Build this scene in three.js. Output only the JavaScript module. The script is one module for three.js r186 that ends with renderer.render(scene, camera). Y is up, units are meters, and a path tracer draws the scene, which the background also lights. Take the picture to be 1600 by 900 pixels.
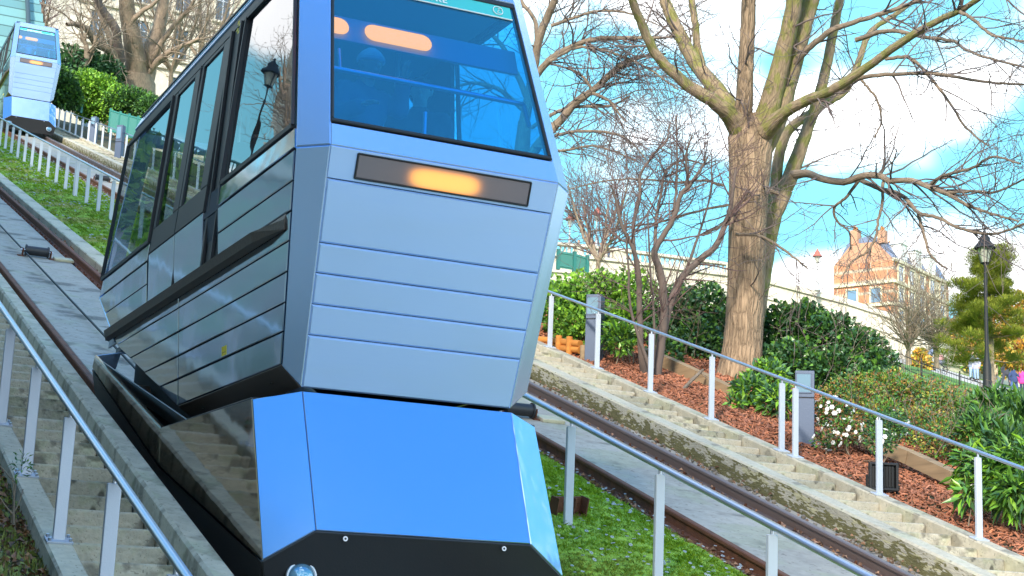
import * as THREE from 'three';
import { mergeGeometries, toCreasedNormals } from 'three/addons/utils/BufferGeometryUtils.js';
import { RoundedBoxGeometry } from 'three/addons/geometries/RoundedBoxGeometry.js';
import { MarchingCubes } from 'three/addons/objects/MarchingCubes.js';
import { FontLoader } from 'three/addons/loaders/FontLoader.js';
import { TextGeometry } from 'three/addons/geometries/TextGeometry.js';

// ---------------------------------------------------------------- noise and random
function mulberry(a) { return () => { a |= 0; a = a + 0x6D2B79F5 | 0; let t = Math.imul(a ^ a >>> 15, 1 | a); t = t + Math.imul(t ^ t >>> 7, 61 | t) ^ t; return ((t ^ t >>> 14) >>> 0) / 4294967296; }; }
let rnd = mulberry(7);
const rr = (a, b) => a + (b - a) * rnd();
const pick = (a) => a[Math.floor(rnd() * a.length)];
function hash3(x, y, z) { let h = Math.imul(x, 374761393) ^ Math.imul(y, 668265263) ^ Math.imul(z, 2147483647 ^ 0x5bd1e995); h = Math.imul(h ^ h >>> 13, 1274126177); return ((h ^ h >>> 16) >>> 0) / 4294967296; }
const sm = (t) => t * t * (3 - 2 * t);
const clamp = (x, a = 0, b = 1) => Math.min(b, Math.max(a, x));
const step01 = (a, b, x) => sm(clamp((x - a) / (b - a)));
const mix = (a, b, t) => a + (b - a) * t;
const PERM = new Uint8Array(512), RAND = new Float64Array(256);
{ const r = mulberry(99), t = Array.from({ length: 256 }, (_, i) => i); for (let i = 255; i > 0; i--) { const j = Math.floor(r() * (i + 1)); [t[i], t[j]] = [t[j], t[i]]; } for (let i = 0; i < 512; i++) PERM[i] = t[i & 255]; for (let i = 0; i < 256; i++) RAND[i] = r(); }
function vnoise(x, y, z, px = 0, py = 0) {           // value noise, periodic in x and y when px, py are given
  const X = Math.floor(x), Y = Math.floor(y), Z = Math.floor(z), fx = sm(x - X), fy = sm(y - Y), fz = sm(z - Z);
  let x0 = X, x1 = X + 1, y0 = Y, y1 = Y + 1;
  if (px) { x0 = ((X % px) + px) % px; x1 = x0 + 1 === px ? 0 : x0 + 1; } if (py) { y0 = ((Y % py) + py) % py; y1 = y0 + 1 === py ? 0 : y0 + 1; }
  x0 &= 255; x1 &= 255; y0 &= 255; y1 &= 255;
  const a = PERM[PERM[Z & 255] + y0], b = PERM[PERM[Z & 255] + y1];
  let v = mix(mix(RAND[PERM[a + x0]], RAND[PERM[a + x1]], fx), mix(RAND[PERM[b + x0]], RAND[PERM[b + x1]], fx), fy);
  if (fz > 0) { const c = PERM[PERM[(Z + 1) & 255] + y0], d = PERM[PERM[(Z + 1) & 255] + y1]; v = mix(v, mix(mix(RAND[PERM[c + x0]], RAND[PERM[c + x1]], fx), mix(RAND[PERM[d + x0]], RAND[PERM[d + x1]], fx), fy), fz); }
  return v;
}
function fbm(x, y, z, o = 4, px = 0, py = 0) { let s = 0, a = 0.5, n = 0; for (let i = 0; i < o; i++) { s += a * vnoise(x, y, z + i * 17, px, py); n += a; a *= 0.5; x *= 2; y *= 2; px *= 2; py *= 2; if (!px) z *= 2; } return s / n; }

// ---------------------------------------------------------------- camera, sky, sun, exposure
const renderer = new THREE.WebGLRenderer({ antialias: true });
renderer.toneMapping = THREE.LinearToneMapping;
renderer.toneMappingExposure = 4.5;
renderer.shadowMap.enabled = true;
const scene = new THREE.Scene();
const FOCAL = 2528, PITCH = 11.646, YAW = -25.302, ROLL = 2.379, SLOPE = 18.528 * Math.PI / 180, EYE = 3.06;
const camera = new THREE.PerspectiveCamera(2 * Math.atan(450 / FOCAL) * 180 / Math.PI, 16 / 9, 0.1, 4000);
camera.rotation.set(PITCH * Math.PI / 180, YAW * Math.PI / 180, ROLL * Math.PI / 180, 'YXZ');
camera.position.set(0, 0, 0);
camera.updateMatrixWorld();

function makeSky() {
  const w = 1536, h = 768, data = new Float32Array(w * h * 4);
  for (let j = 0; j < h; j++) for (let i = 0; i < w; i++) {
    const el = ((j + 0.5) / h - 0.5) * Math.PI, az = ((i + 0.5) / w - 0.5) * 2 * Math.PI;
    const dx = Math.cos(el) * Math.cos(az), dy = Math.sin(el), dz = Math.cos(el) * Math.sin(az), e = Math.max(dy, 0);
    const t = step01(0.30, 0.82, e);
    let r = mix(0.14, 0.040, t), g = mix(0.43, 0.20, t), b = mix(0.57, 0.50, t);
    const k = 2.711 / (e + 0.22), n = fbm(dx * k + 184.866, dz * k + 113.527, 4.5, 6), n2 = fbm(dx * 9 + 1, dz * 9, dy * 9 + 5, 5);
    let c = step01(0.632, 0.732, n + 0.20 * (1 - dy) + 0.06 * (n2 - 0.5));
    c = Math.max(c, step01(0.12, 0.0, e) * 0.75);
    const cl = mix(0.85, 1.15, n2);
    r = mix(r, cl * 0.99, c); g = mix(g, cl * 1.0, c); b = mix(b, cl * 1.02, c);
    if (dy < 0) { r = 0.36; g = 0.38; b = 0.38; }
    const o = (j * w + i) * 4; data[o] = r; data[o + 1] = g; data[o + 2] = b; data[o + 3] = 1;
  }
  const t = new THREE.DataTexture(data, w, h, THREE.RGBAFormat, THREE.FloatType);
  t.mapping = THREE.EquirectangularReflectionMapping; t.magFilter = THREE.LinearFilter; t.needsUpdate = true;
  return t;
}
const skyTex = makeSky();
scene.background = skyTex; scene.environment = skyTex;
scene.backgroundIntensity = 0.62; scene.environmentIntensity = 0.62;
const SUN = new THREE.Vector3(-0.60, 0.40, 0.66).normalize();
const sun = new THREE.DirectionalLight(new THREE.Color(1.0, 0.90, 0.76), 1.5);
sun.position.copy(SUN).multiplyScalar(150); sun.target.position.set(0, 0, 0);
sun.castShadow = true; sun.shadow.mapSize.set(4096, 4096); sun.shadow.radius = 14;
Object.assign(sun.shadow.camera, { left: -120, right: 120, top: 120, bottom: -120, near: 1, far: 500 });
scene.add(sun, sun.target);

// ---------------------------------------------------------------- helpers
const V = (x, y, z) => new THREE.Vector3(x, y, z);
const NRM = V(0, Math.cos(SLOPE), Math.sin(SLOPE)), ALONG = V(0, Math.sin(SLOPE), -Math.cos(SLOPE));
// a point of the inclined track plane: x across, h above the rail heads, a metres uphill
const slopeP = (x, h, a) => V(x, 0, 0).addScaledVector(NRM, h - EYE).addScaledVector(ALONG, a);
// a point in the photograph (1600 x 900) at a distance in metres from the eye
const at = (px, py, dist) => V(px - 800, 450 - py, -FOCAL).normalize().multiplyScalar(dist).applyQuaternion(camera.quaternion);
const used = {};
function numbered(n) { used[n] = (used[n] ?? -1) + 1; return used[n] ? n + '_' + String(used[n]).padStart(3, '0') : n; }
function shade(o) { o.castShadow = o.receiveShadow = true; return o; }
function thing(name, label, category, pos = V(0, 0, 0), turn = 0, group) {
  const o = new THREE.Group(); o.name = numbered(name); o.position.copy(pos); o.rotation.y = turn; o.userData = { label, category };
  if (group) o.userData.group = group;
  scene.add(o); return o;
}
function onSlope(o, x, h, a) { o.position.copy(slopeP(x, h, a)); o.rotation.x = SLOPE; return o; }
function part(name, geo, mat, parent, kind) {
  const m = shade(new THREE.Mesh(geo, mat)); m.name = name; if (kind) m.userData.kind = kind; parent.add(m); return m;
}
function struct(name, geo, mat, label) {
  const m = shade(new THREE.Mesh(geo, mat)); m.name = numbered(name); m.userData.kind = 'structure'; if (label) m.userData.label = label; scene.add(m); return m;
}
function copyOf(o, label, pos, turn, group) {
  const c = o.clone(); c.name = numbered(o.name.replace(/_\d{3}$/, '')); c.userData = { ...o.userData };
  if (label) c.userData.label = label; if (group) c.userData.group = group; if (pos) c.position.copy(pos); if (turn !== undefined) c.rotation.y = turn;
  scene.add(c); return c;
}
// metres as uv, by the way each face points
function boxUV(g, s = 1, ox = 0, oy = 0) {
  if (g.index) g = g.toNonIndexed();
  const p = g.attributes.position, uv = new Float32Array(p.count * 2), a = V(), b = V(), c = V(), n = V();
  for (let i = 0; i < p.count; i += 3) {
    a.fromBufferAttribute(p, i); b.fromBufferAttribute(p, i + 1); c.fromBufferAttribute(p, i + 2);
    n.crossVectors(b.clone().sub(a), c.clone().sub(a)); const x = Math.abs(n.x), y = Math.abs(n.y), z = Math.abs(n.z);
    [a, b, c].forEach((q, k) => { const [u, v] = y >= x && y >= z ? [q.x, q.z] : x >= z ? [q.z, q.y] : [q.x, q.y]; uv[(i + k) * 2] = u * s + ox; uv[(i + k) * 2 + 1] = v * s + oy; });
  }
  g.setAttribute('uv', new THREE.BufferAttribute(uv, 2)); return g;
}
const clean = (g) => { g = g.index ? g.toNonIndexed() : g; for (const k of Object.keys(g.attributes)) if (!['position', 'normal', 'uv'].includes(k)) g.deleteAttribute(k); if (!g.attributes.normal) g.computeVertexNormals(); if (!g.attributes.uv) boxUV(g); return g; };
const merge = (list) => mergeGeometries(list.map(clean));
function box(w, h, d, x = 0, y = 0, z = 0) { const g = new THREE.BoxGeometry(w, h, d); g.translate(x, y, z); return g; }
function rbox(w, h, d, r, x = 0, y = 0, z = 0) { const g = new RoundedBoxGeometry(w, h, d, 1, r); g.translate(x, y, z); return g; }
function cyl(r0, r1, h, n = 12, x = 0, y = 0, z = 0) { const g = new THREE.CylinderGeometry(r1, r0, h, n); g.translate(x, y, z); return g; }
function bar(a, b, r, n = 8, r2 = r) { const d = b.clone().sub(a), g = new THREE.CylinderGeometry(r2, r, d.length(), n); g.applyQuaternion(new THREE.Quaternion().setFromUnitVectors(V(0, 1, 0), d.clone().normalize())); g.translate((a.x + b.x) / 2, (a.y + b.y) / 2, (a.z + b.z) / 2); return g; }
function beam(a, b, w, h) { const d = b.clone().sub(a), g = new THREE.BoxGeometry(w, h, d.length()); const m = new THREE.Matrix4().lookAt(a, b, V(0, 1, 0)); g.applyMatrix4(m); g.translate((a.x + b.x) / 2, (a.y + b.y) / 2, (a.z + b.z) / 2); return g; }
// convex prism between two equal rings of points
function loft(A, B) {
  const pos = [], n = A.length, tri = (a, b, c) => pos.push(a.x, a.y, a.z, b.x, b.y, b.z, c.x, c.y, c.z);
  for (let i = 0; i < n; i++) { const j = (i + 1) % n; tri(A[i], A[j], B[j]); tri(A[i], B[j], B[i]); }
  for (let i = 1; i < n - 1; i++) { tri(A[0], A[i + 1], A[i]); tri(B[0], B[i], B[i + 1]); }
  const g = new THREE.BufferGeometry(); g.setAttribute('position', new THREE.Float32BufferAttribute(pos, 3)); g.computeVertexNormals(); return boxUV(g);
}
function newell(p) { const n = V(); p.forEach((a, i) => { const b = p[(i + 1) % p.length]; n.x += (a.y - b.y) * (a.z + b.z); n.y += (a.z - b.z) * (a.x + b.x); n.z += (a.x - b.x) * (a.y + b.y); }); return n.normalize(); }
function inset(p, n, d) {
  const m = p.length;
  return p.map((q, i) => {
    const e0 = q.clone().sub(p[(i + m - 1) % m]).normalize(), e1 = p[(i + 1) % m].clone().sub(q).normalize();
    const n0 = V().crossVectors(n, e0), n1 = V().crossVectors(n, e1), k = 1 + n0.dot(n1);
    return q.clone().addScaledVector(n0.add(n1), d / Math.max(k, 0.2));
  });
}
// a sheet-metal plate with chamfered edges whose outer face fills the polygon, less a gap
function plate(pts, out, t = 0.02, ch = 0.004, gap = 0.003) {
  let p = pts.map((q) => q.clone()), n = newell(p);
  if (n.dot(out) < 0) { p.reverse(); n.negate(); }
  if (gap) p = inset(p, n, gap);
  const top = inset(p, n, ch), mid = p.map((q) => q.clone().addScaledVector(n, -ch)), bot = p.map((q) => q.clone().addScaledVector(n, -t)), pos = [], uv = [];
  const ux = V().crossVectors(Math.abs(n.y) < 0.9 ? V(0, 1, 0) : V(1, 0, 0), n).normalize(), uy = V().crossVectors(n, ux);
  const tri = (...q) => q.forEach((a) => { pos.push(a.x, a.y, a.z); uv.push(a.dot(ux), a.dot(uy)); });
  const m = p.length, face = new Set();
  for (let i = 1; i < m - 1; i++) { for (let k = 0; k < 3; k++) face.add(pos.length / 3 + k); tri(top[0], top[i], top[i + 1]); tri(bot[0], bot[i + 1], bot[i]); }
  for (const [A, B] of [[mid, top], [bot, mid]]) for (let i = 0; i < m; i++) { const j = (i + 1) % m; tri(A[i], A[j], B[j]); tri(A[i], B[j], B[i]); }
  const g = new THREE.BufferGeometry(); g.setAttribute('position', new THREE.Float32BufferAttribute(pos, 3)); g.setAttribute('uv', new THREE.Float32BufferAttribute(uv, 2)); g.computeVertexNormals(); face.forEach((i) => g.attributes.normal.setXYZ(i, n.x, n.y, n.z)); return g;
}
// a single sheet without thickness, for panes of glass
function pane(q, out) {
  const p = newell(q).dot(out) < 0 ? [...q].reverse() : q, pos = [];
  for (let i = 1; i < p.length - 1; i++) for (const k of [p[0], p[i], p[i + 1]]) pos.push(k.x, k.y, k.z);
  const g = new THREE.BufferGeometry(); g.setAttribute('position', new THREE.Float32BufferAttribute(pos, 3)); g.computeVertexNormals(); return boxUV(g);
}
function tex(size, fn, { srgb = true, rep = 1, h = size } = {}) {
  const d = new Uint8Array(size * h * 4), enc = (x) => Math.round(255 * clamp(srgb ? (x <= 0.0031308 ? 12.92 * x : 1.055 * Math.pow(x, 1 / 2.4) - 0.055) : x));
  for (let j = 0; j < h; j++) for (let i = 0; i < size; i++) { const c = fn(i / size, j / h), o = (j * size + i) * 4; if (typeof c === 'number') d[o] = d[o + 1] = d[o + 2] = enc(c); else { d[o] = enc(c[0]); d[o + 1] = enc(c[1]); d[o + 2] = enc(c[2]); } d[o + 3] = 255; }
  const t = new THREE.DataTexture(d, size, h); t.wrapS = t.wrapT = THREE.RepeatWrapping; t.magFilter = THREE.LinearFilter; t.repeat.set(rep, rep); if (srgb) t.colorSpace = THREE.SRGBColorSpace; t.needsUpdate = true; return t;
}
const again = (t, rx, ry = rx) => { const c = t.clone(); c.repeat.set(rx, ry); c.needsUpdate = true; return c; };
const lin = (r, g, b) => new THREE.Color().setRGB(r, g, b);
const std = (o) => new THREE.MeshStandardMaterial(o), phy = (o) => new THREE.MeshPhysicalMaterial(o);

// ---------------------------------------------------------------- materials
const grain = tex(256, (u, v) => fbm(u * 24, v * 24, 3, 4, 24, 24), { srgb: false });
const wavy = tex(256, (u, v) => fbm(u * 4, v * 4, 9, 2, 4, 4), { srgb: false });
const concreteTex = (tone, tint, seed, stain = 0.4) => tex(512, (u, v) => {
  const a = fbm(u * 3, v * 3, seed, 5, 3, 3), b = fbm(u * 40, v * 40, seed + 5, 3, 40, 40), c = fbm(u * 8, v * 8, seed + 9, 4, 8, 8), pits = vnoise(u * 90, v * 90, seed, 90, 90);
  let k = tone * (0.72 + 0.36 * a + 0.28 * (b - 0.5)); k *= 1 - stain * step01(0.56, 0.74, c); if (pits > 0.9) k *= 0.62;
  const m = step01(0.55, 0.75, fbm(u * 6, v * 6, seed + 21, 4, 6, 6)) * 0.35;
  return [k * mix(tint[0], 0.8, m), k * mix(tint[1], 0.86, m), k * mix(tint[2], 0.5, m)];
});
const M = {};
M.concrete = std({ map: again(concreteTex(0.55, [1, 0.90, 0.69], 3, 0.4), 0.6), bumpMap: again(grain, 1.2), bumpScale: 0.006, roughness: 0.95 });
M.stepConcrete = std({ map: again(concreteTex(0.55, [1, 0.90, 0.70], 33, 0.55), 0.9), bumpMap: again(grain, 2), bumpScale: 0.008, roughness: 0.96 });
M.stepConcreteDark = std({ map: again(concreteTex(0.38, [1, 0.93, 0.72], 43, 0.7), 1.1), bumpMap: again(grain, 2), bumpScale: 0.008, roughness: 0.96 });
M.slab = std({ map: again(concreteTex(0.44, [1, 0.91, 0.78], 13, 0.5), 0.35), bumpMap: again(grain, 0.8), bumpScale: 0.006, roughness: 0.9 });
M.stone = std({ map: again(concreteTex(0.66, [1, 0.93, 0.78], 23, 0.12), 0.12), roughness: 0.95 });
M.mossyConcrete = std({ roughness: 0.97, bumpMap: again(grain, 1.2), bumpScale: 0.01, map: tex(1024, (u, v) => {   // v runs up the face: moss grows at the foot in an uneven band
  const a = fbm(u * 6, v * 2, 5, 5, 6, 2), b = fbm(u * 120, v * 20, 8, 3, 120, 20), e = fbm(u * 48, v * 5, 2, 5, 48, 5);
  const k = 0.52 * (0.7 + 0.4 * a + 0.3 * (b - 0.5)), moss = step01(0.0, 0.16, (0.80 - v) * 0.75 + (e - 0.5) * 0.9 + (b - 0.5) * 0.9), lich = step01(0.62, 0.7, fbm(u * 40, v * 8, 12, 3, 40, 8));
  let c = [k, k * 0.93, k * 0.74]; c = c.map((x, i) => mix(x, [0.5, 0.46, 0.24][i], lich * 0.6)); const g = 0.5 + b; return c.map((x, i) => mix(x, [0.11 * g, 0.10 * g, 0.03 * g][i], moss * 0.92));
}, { h: 256 }) });
M.mossyConcrete.map.repeat.set(1 / 6, 1);
M.rust = std({ map: again(tex(256, (u, v) => { const a = fbm(u * 8, v * 8, 2, 5, 8, 8); return [mix(0.10, 0.24, a), mix(0.045, 0.09, a), mix(0.030, 0.045, a)]; }), 2), roughness: 0.8, metalness: 0.2, bumpMap: again(grain, 4), bumpScale: 0.003 });
M.railSteel = std({ color: lin(0.26, 0.19, 0.17), roughness: 0.45, metalness: 0.6, bumpMap: again(grain, 3), bumpScale: 0.001 });
M.greyPaint = std({ color: lin(0.46, 0.50, 0.58), roughness: 0.42, metalness: 0.35, bumpMap: again(grain, 6), bumpScale: 0.0006 });
M.whitePaint = std({ color: lin(0.50, 0.55, 0.63), roughness: 0.45, bumpMap: again(grain, 5), bumpScale: 0.0006 });
M.tubeSteel = std({ color: lin(0.50, 0.54, 0.62), roughness: 0.3, metalness: 0.85 });
M.pedestal = std({ color: lin(0.085, 0.115, 0.18), roughness: 0.5, metalness: 0.3, bumpMap: again(grain, 3), bumpScale: 0.0008 });
M.pedestalGlass = phy({ color: lin(0.20, 0.32, 0.41), roughness: 0.15, metalness: 0.1 });
M.black = std({ color: lin(0.014, 0.015, 0.018), roughness: 0.55 });
M.blackIron = std({ color: lin(0.02, 0.022, 0.024), roughness: 0.6, metalness: 0.3 });
M.darkGloss = std({ color: lin(0.48, 0.42, 0.36), roughness: 0.05, metalness: 1, bumpMap: again(wavy, 1.1), bumpScale: 0.0012 });
M.darkSatin = std({ color: lin(0.030, 0.032, 0.037), roughness: 0.4, metalness: 0.3, bumpMap: again(grain, 5), bumpScale: 0.0004 });
const brushed = tex(256, (u, v) => 0.5 + 0.5 * (vnoise(u * 120, v * 3, 4, 120, 3) - 0.5), { srgb: false });
M.silver = std({ color: lin(0.42, 0.60, 0.92), roughness: 0.85, roughnessMap: again(tex(256, (u, v) => 0.42 + 0.22 * fbm(u * 3, v * 12, 61, 5, 3, 12) + 0.08 * vnoise(u * 4, v * 120, 7, 4, 120), { srgb: false }), 0.6), metalness: 0.6, bumpMap: again(wavy, 0.9), bumpScale: 0.0015 });  // sky blue is put into the silver colour as a painted reflection
M.silverCorner = std({ color: lin(0.46, 0.62, 0.90), roughness: 0.27, metalness: 0.75, bumpMap: again(wavy, 0.8), bumpScale: 0.001 });  // base colour carries the blue of the mirrored sky
M.skirtSkyTint = std({ color: lin(0.36, 0.53, 0.80), roughness: 0.15, metalness: 0.92, bumpMap: again(wavy, 0.7), bumpScale: 0.0012 });  // grey silver metal coloured blue in place of reflected sky
M.skirtFoldSkyTint = std({ color: lin(0.36, 0.53, 0.80), roughness: 0.15, metalness: 0.92, bumpMap: again(tex(256, (u, v) => fbm(u * 5, v * 3, 19, 3, 5, 3), { srgb: false }), 1.0), bumpScale: 0.012 });  // same painted sky blue as the flat skirt, on a buckled sheet
M.sidePanel = std({ color: lin(0.60, 0.67, 0.76), roughness: 0.09, metalness: 1.0, bumpMap: again(wavy, 1.1), bumpScale: 0.0014 });
M.frameDark = std({ color: lin(0.016, 0.018, 0.022), roughness: 0.5, metalness: 0 });
M.gapDark = std({ color: lin(0.05, 0.06, 0.075), roughness: 0.8 });
M.bumper = std({ color: lin(0.085, 0.06, 0.045), roughness: 0.5, bumpMap: again(grain, 3), bumpScale: 0.002 });
M.windscreen = phy({ color: lin(0.045, 0.50, 1.0), roughness: 0.0, metalness: 0, transmission: 0.80, thickness: 0, ior: 1.8 });
M.sideGlass = phy({ color: lin(0.55, 0.64, 0.68), roughness: 0.0, metalness: 0, transmission: 1, thickness: 0, ior: 2.1, bumpMap: again(wavy, 0.9), bumpScale: 0.0004 });
M.inside = std({ color: lin(0.45, 0.47, 0.50), roughness: 0.8 });
M.ceiling = std({ color: lin(0.26, 0.28, 0.32), roughness: 0.8 });
M.teal = std({ color: lin(0.06, 0.55, 0.55), roughness: 0.5 });
M.yellow = std({ color: lin(0.80, 0.62, 0.03), roughness: 0.6 });
M.whitePrint = std({ color: lin(0.8, 0.85, 0.85), roughness: 0.6 });
M.glassBlue = phy({ color: lin(0.16, 0.34, 0.5), roughness: 0.06, metalness: 0.5, clearcoat: 1 });
M.orangeGlow = std({ color: lin(0.2, 0.1, 0.03), emissive: lin(1.0, 0.040, 0.0), emissiveIntensity: 7, roughness: 0.6 });
const barkTex = tex(512, (u, v) => { const w = fbm(u * 6, v * 3, 6, 3, 6, 3), r = Math.abs(fbm(u * 22 + w * 2, v * 5, 2, 4, 22, 5) - 0.5) * 2, p = fbm(u * 5, v * 5, 14, 4, 5, 5), k = 0.55 + 0.75 * Math.pow(r, 0.6); return [k * mix(0.36, 0.46, p), k * mix(0.26, 0.33, p), k * mix(0.175, 0.22, p)]; });
const barkBump = tex(512, (u, v) => { const w = fbm(u * 6, v * 3, 6, 3, 6, 3); return Math.pow(Math.abs(fbm(u * 22 + w * 2, v * 5, 2, 4, 22, 5) - 0.5) * 2, 0.6); }, { srgb: false });
M.bark = std({ map: again(barkTex, 1.1, 0.8), bumpMap: again(barkBump, 1.1, 0.8), bumpScale: 0.03, roughness: 0.95 });
M.barkMossy = std({ map: again(tex(512, (u, v) => { const p = fbm(u * 5, v * 5, 4, 5, 5, 5), q = fbm(u * 40, v * 12, 7, 3, 40, 12), m = step01(0.42, 0.62, p); const k = 0.6 + 0.8 * q; return [k * mix(0.33, 0.25, m), k * mix(0.25, 0.24, m), k * mix(0.16, 0.08, m)]; }), 1.2), bumpMap: again(barkBump, 1.5, 1), bumpScale: 0.012, roughness: 0.95 });
M.barkGrey = std({ map: again(tex(512, (u, v) => { const p = fbm(u * 4, v * 4, 24, 5, 4, 4), q = fbm(u * 30, v * 10, 27, 3, 30, 10), k = 0.6 + 0.7 * q; return [k * mix(0.27, 0.38, p), k * mix(0.21, 0.29, p), k * mix(0.16, 0.21, p)]; }), 1), bumpMap: again(barkBump, 1.5, 1), bumpScale: 0.012, roughness: 0.95 });
M.twig = std({ color: lin(0.17, 0.135, 0.13), roughness: 0.9 });
M.twigRed = std({ color: lin(0.15, 0.095, 0.09), roughness: 0.9 });
M.twigPale = std({ color: lin(0.24, 0.19, 0.14), roughness: 0.9 });
M.wood = std({ map: again(tex(256, (u, v) => { const a = fbm(u * 3, v * 40, 3, 4, 3, 40), b = fbm(u * 4, v * 4, 8, 4, 4, 4); const k = 0.6 + 0.5 * a + 0.3 * (b - 0.5); return [0.36 * k, 0.25 * k, 0.145 * k]; }), 0.8), roughness: 0.9 });
M.orangeWood = std({ map: again(tex(256, (u, v) => { const a = fbm(u * 3, v * 30, 5, 4, 3, 30), k = 0.6 + 0.6 * a; return [0.62 * k, 0.24 * k, 0.045 * k]; }), 1), roughness: 0.85 });
M.leaf = std({ color: lin(1, 1, 1), roughness: 0.55 });
M.leafGloss = std({ color: lin(1, 1, 1), roughness: 0.35 });
M.grass = phy({ color: lin(1, 1, 1), roughness: 1, specularIntensity: 0, transmission: 0.45, thickness: 0, ior: 1.1 });
M.needle = std({ color: lin(1, 1, 1), roughness: 0.8 });
M.greenFence = std({ color: lin(0.03, 0.20, 0.17), roughness: 0.5 });

// ================================================================ SETTING: hillside, track bed, stairs
const hillS = (x) => 0.3352 - 0.0026 * clamp(x - 12, 0, 28) - 0.0012 * clamp(x - 40, 0, 50);
function crossH(x) {                                   // height of the ground above the rail heads, across the track
  if (x < 1.73) { const t = 1.73 - x; return 0.05 + 0.10 * step01(0, 0.35, t) + 1.15 * step01(0.3, 2.2, t); }
  if (x < 5.0) return -0.42;
  if (x < 7.62) return -0.45;
  if (x < 10.9) return -0.45;
  return 0.02 + 0.06 * step01(10.9, 11.6, x) + 0.25 * step01(12.2, 15, x) * step01(20, 15.5, x);
}
function groundY(x, z) {
  const up = -z, s = hillS(x), h = crossH(x) / Math.cos(SLOPE);
  let y = -EYE / Math.cos(SLOPE) + h;
  if (up > 82) y += s * 82 + 7 * (1 - Math.exp(-(up - 82) / 40));
  else if (up > -45) y += s * up;
  else y += s * -45 - 4 * (1 - Math.exp((up + 45) / 20));
  return y;
}
{ // one sheet of ground to the horizon, fine near the track
  const xs = [], zs = [];
  for (let x = -1500; x < -20; x += 74) xs.push(x);
  for (let x = -20; x < 1.7; x += 0.9) xs.push(x);
  xs.push(1.2, 1.45, 1.72, 1.74, 4, 7, 10.88, 10.9); for (let x = 11; x < 16; x += 0.35) xs.push(x);
  for (let x = 16; x < 110; x += 4) xs.push(x); for (let x = 110; x <= 1700; x += 120) xs.push(x);
  for (let z = -1700; z < -160; z += 110) zs.push(z); for (let z = -160; z < -40; z += 3) zs.push(z); for (let z = -40; z < 6; z += 0.7) zs.push(z);
  for (let z = 6; z < 120; z += 6) zs.push(z); for (let z = 120; z <= 1700; z += 120) zs.push(z);
  xs.sort((a, b) => a - b); zs.sort((a, b) => a - b);
  const pos = [], uv = [], idx = [], nx = xs.length;
  zs.forEach((z) => xs.forEach((x) => { const far = Math.abs(x) < 200 && Math.abs(z) < 200; pos.push(x, groundY(x, z) + (x > 11 && far ? 0.05 * (fbm(x * 0.9, z * 0.9, 1, 3) - 0.5) : 0), z); uv.push(x, z); }));
  for (let j = 0; j < zs.length - 1; j++) for (let i = 0; i < nx - 1; i++) { const a = j * nx + i; idx.push(a, a + nx, a + 1, a + 1, a + nx, a + nx + 1); }
  const g = new THREE.BufferGeometry(); g.setAttribute('position', new THREE.Float32BufferAttribute(pos, 3)); g.setAttribute('uv', new THREE.Float32BufferAttribute(uv, 2)); g.setIndex(idx); g.computeVertexNormals();
  // planting soil near the tracks, lawn at right, left bank and downhill paled for cabin reflections
  const col = []; for (let i = 0; i < pos.length; i += 3) { const x = pos[i], z = pos[i + 2], k = step01(0.1, -0.8, x) + step01(1.95, 1.6, x) * step01(-13.5, -17, z) + step01(4, 14, z), m = clamp(k), w = step01(14.5, 19, x) * (1 - m), n = fbm(x * 0.08, z * 0.08, 3, 3); col.push(mix(mix(1, 1.5, w), mix(3.2, 4.2, n), m), mix(mix(1, mix(2.6, 3.4, n), w), mix(4.0, 4.8, n), m), mix(mix(1, 1.1, w), mix(6.5, 8.5, n), m)); }
  g.setAttribute('color', new THREE.Float32BufferAttribute(col, 3));
  const soil = std({ vertexColors: true, ...({ map: again(tex(512, (u, v) => { const a = fbm(u * 4, v * 4, 3, 5, 4, 4), b = fbm(u * 60, v * 60, 6, 3, 60, 60), k = 0.5 + b; return [mix(0.085, 0.06, a) * k, mix(0.055, 0.075, a) * k, mix(0.032, 0.03, a) * k]; }), 0.5), roughness: 1, bumpMap: again(grain, 1.5), bumpScale: 0.02 }) });
  struct('ground', g, soil, 'brown soil of the steep hillside garden');
}
// a prism that runs along the track: its cross-section as [x, h] pairs
function runProfile(sec, a0, a1, pieces = 1) {
  const list = [];
  for (let k = 0; k < pieces; k++) { const s = mix(a0, a1, k / pieces), e = mix(a0, a1, (k + 1) / pieces); list.push(loft(sec.map(([x, h]) => V(x, h, -s)), sec.map(([x, h]) => V(x, h, -e)))); }
  return list.length > 1 ? merge(list) : list[0];
}
const rect = (x0, x1, h0, h1, c = 0.012) => [[x0, h0], [x1, h0], [x1, h1 - c], [x1 - c, h1], [x0 + c, h1], [x0, h1 - c]];
const TR = [{ c: 3.82, l: 3.085, r: 4.545 }, { c: 8.49, l: 7.76, r: 9.21 }];
TR.forEach((t, k) => {
  const side = ['left', 'right'][k];
  const bed = struct('track_bed', runProfile(rect(k ? 7.60 : 2.70, k ? 9.86 : 5.02, -0.5, -0.17), -30, 78), M.slab, 'grey concrete bed under the ' + side + ' funicular track'); onSlope(bed, 0, 0, 0);
  const slab = struct('track_slab', runProfile(rect(t.l + 0.13, t.r - 0.13, -0.20, -0.10), -30, 78), M.slab, 'smooth grey slab between the rails of the ' + side + ' track'); onSlope(slab, 0, 0, 0);
});
const kerb = struct('kerb_strip', runProfile(rect(4.78, 5.08, -0.4, -0.02), -30, 78), M.concrete, 'pale concrete strip between left track and lawn'); onSlope(kerb, 0, 0, 0);
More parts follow.
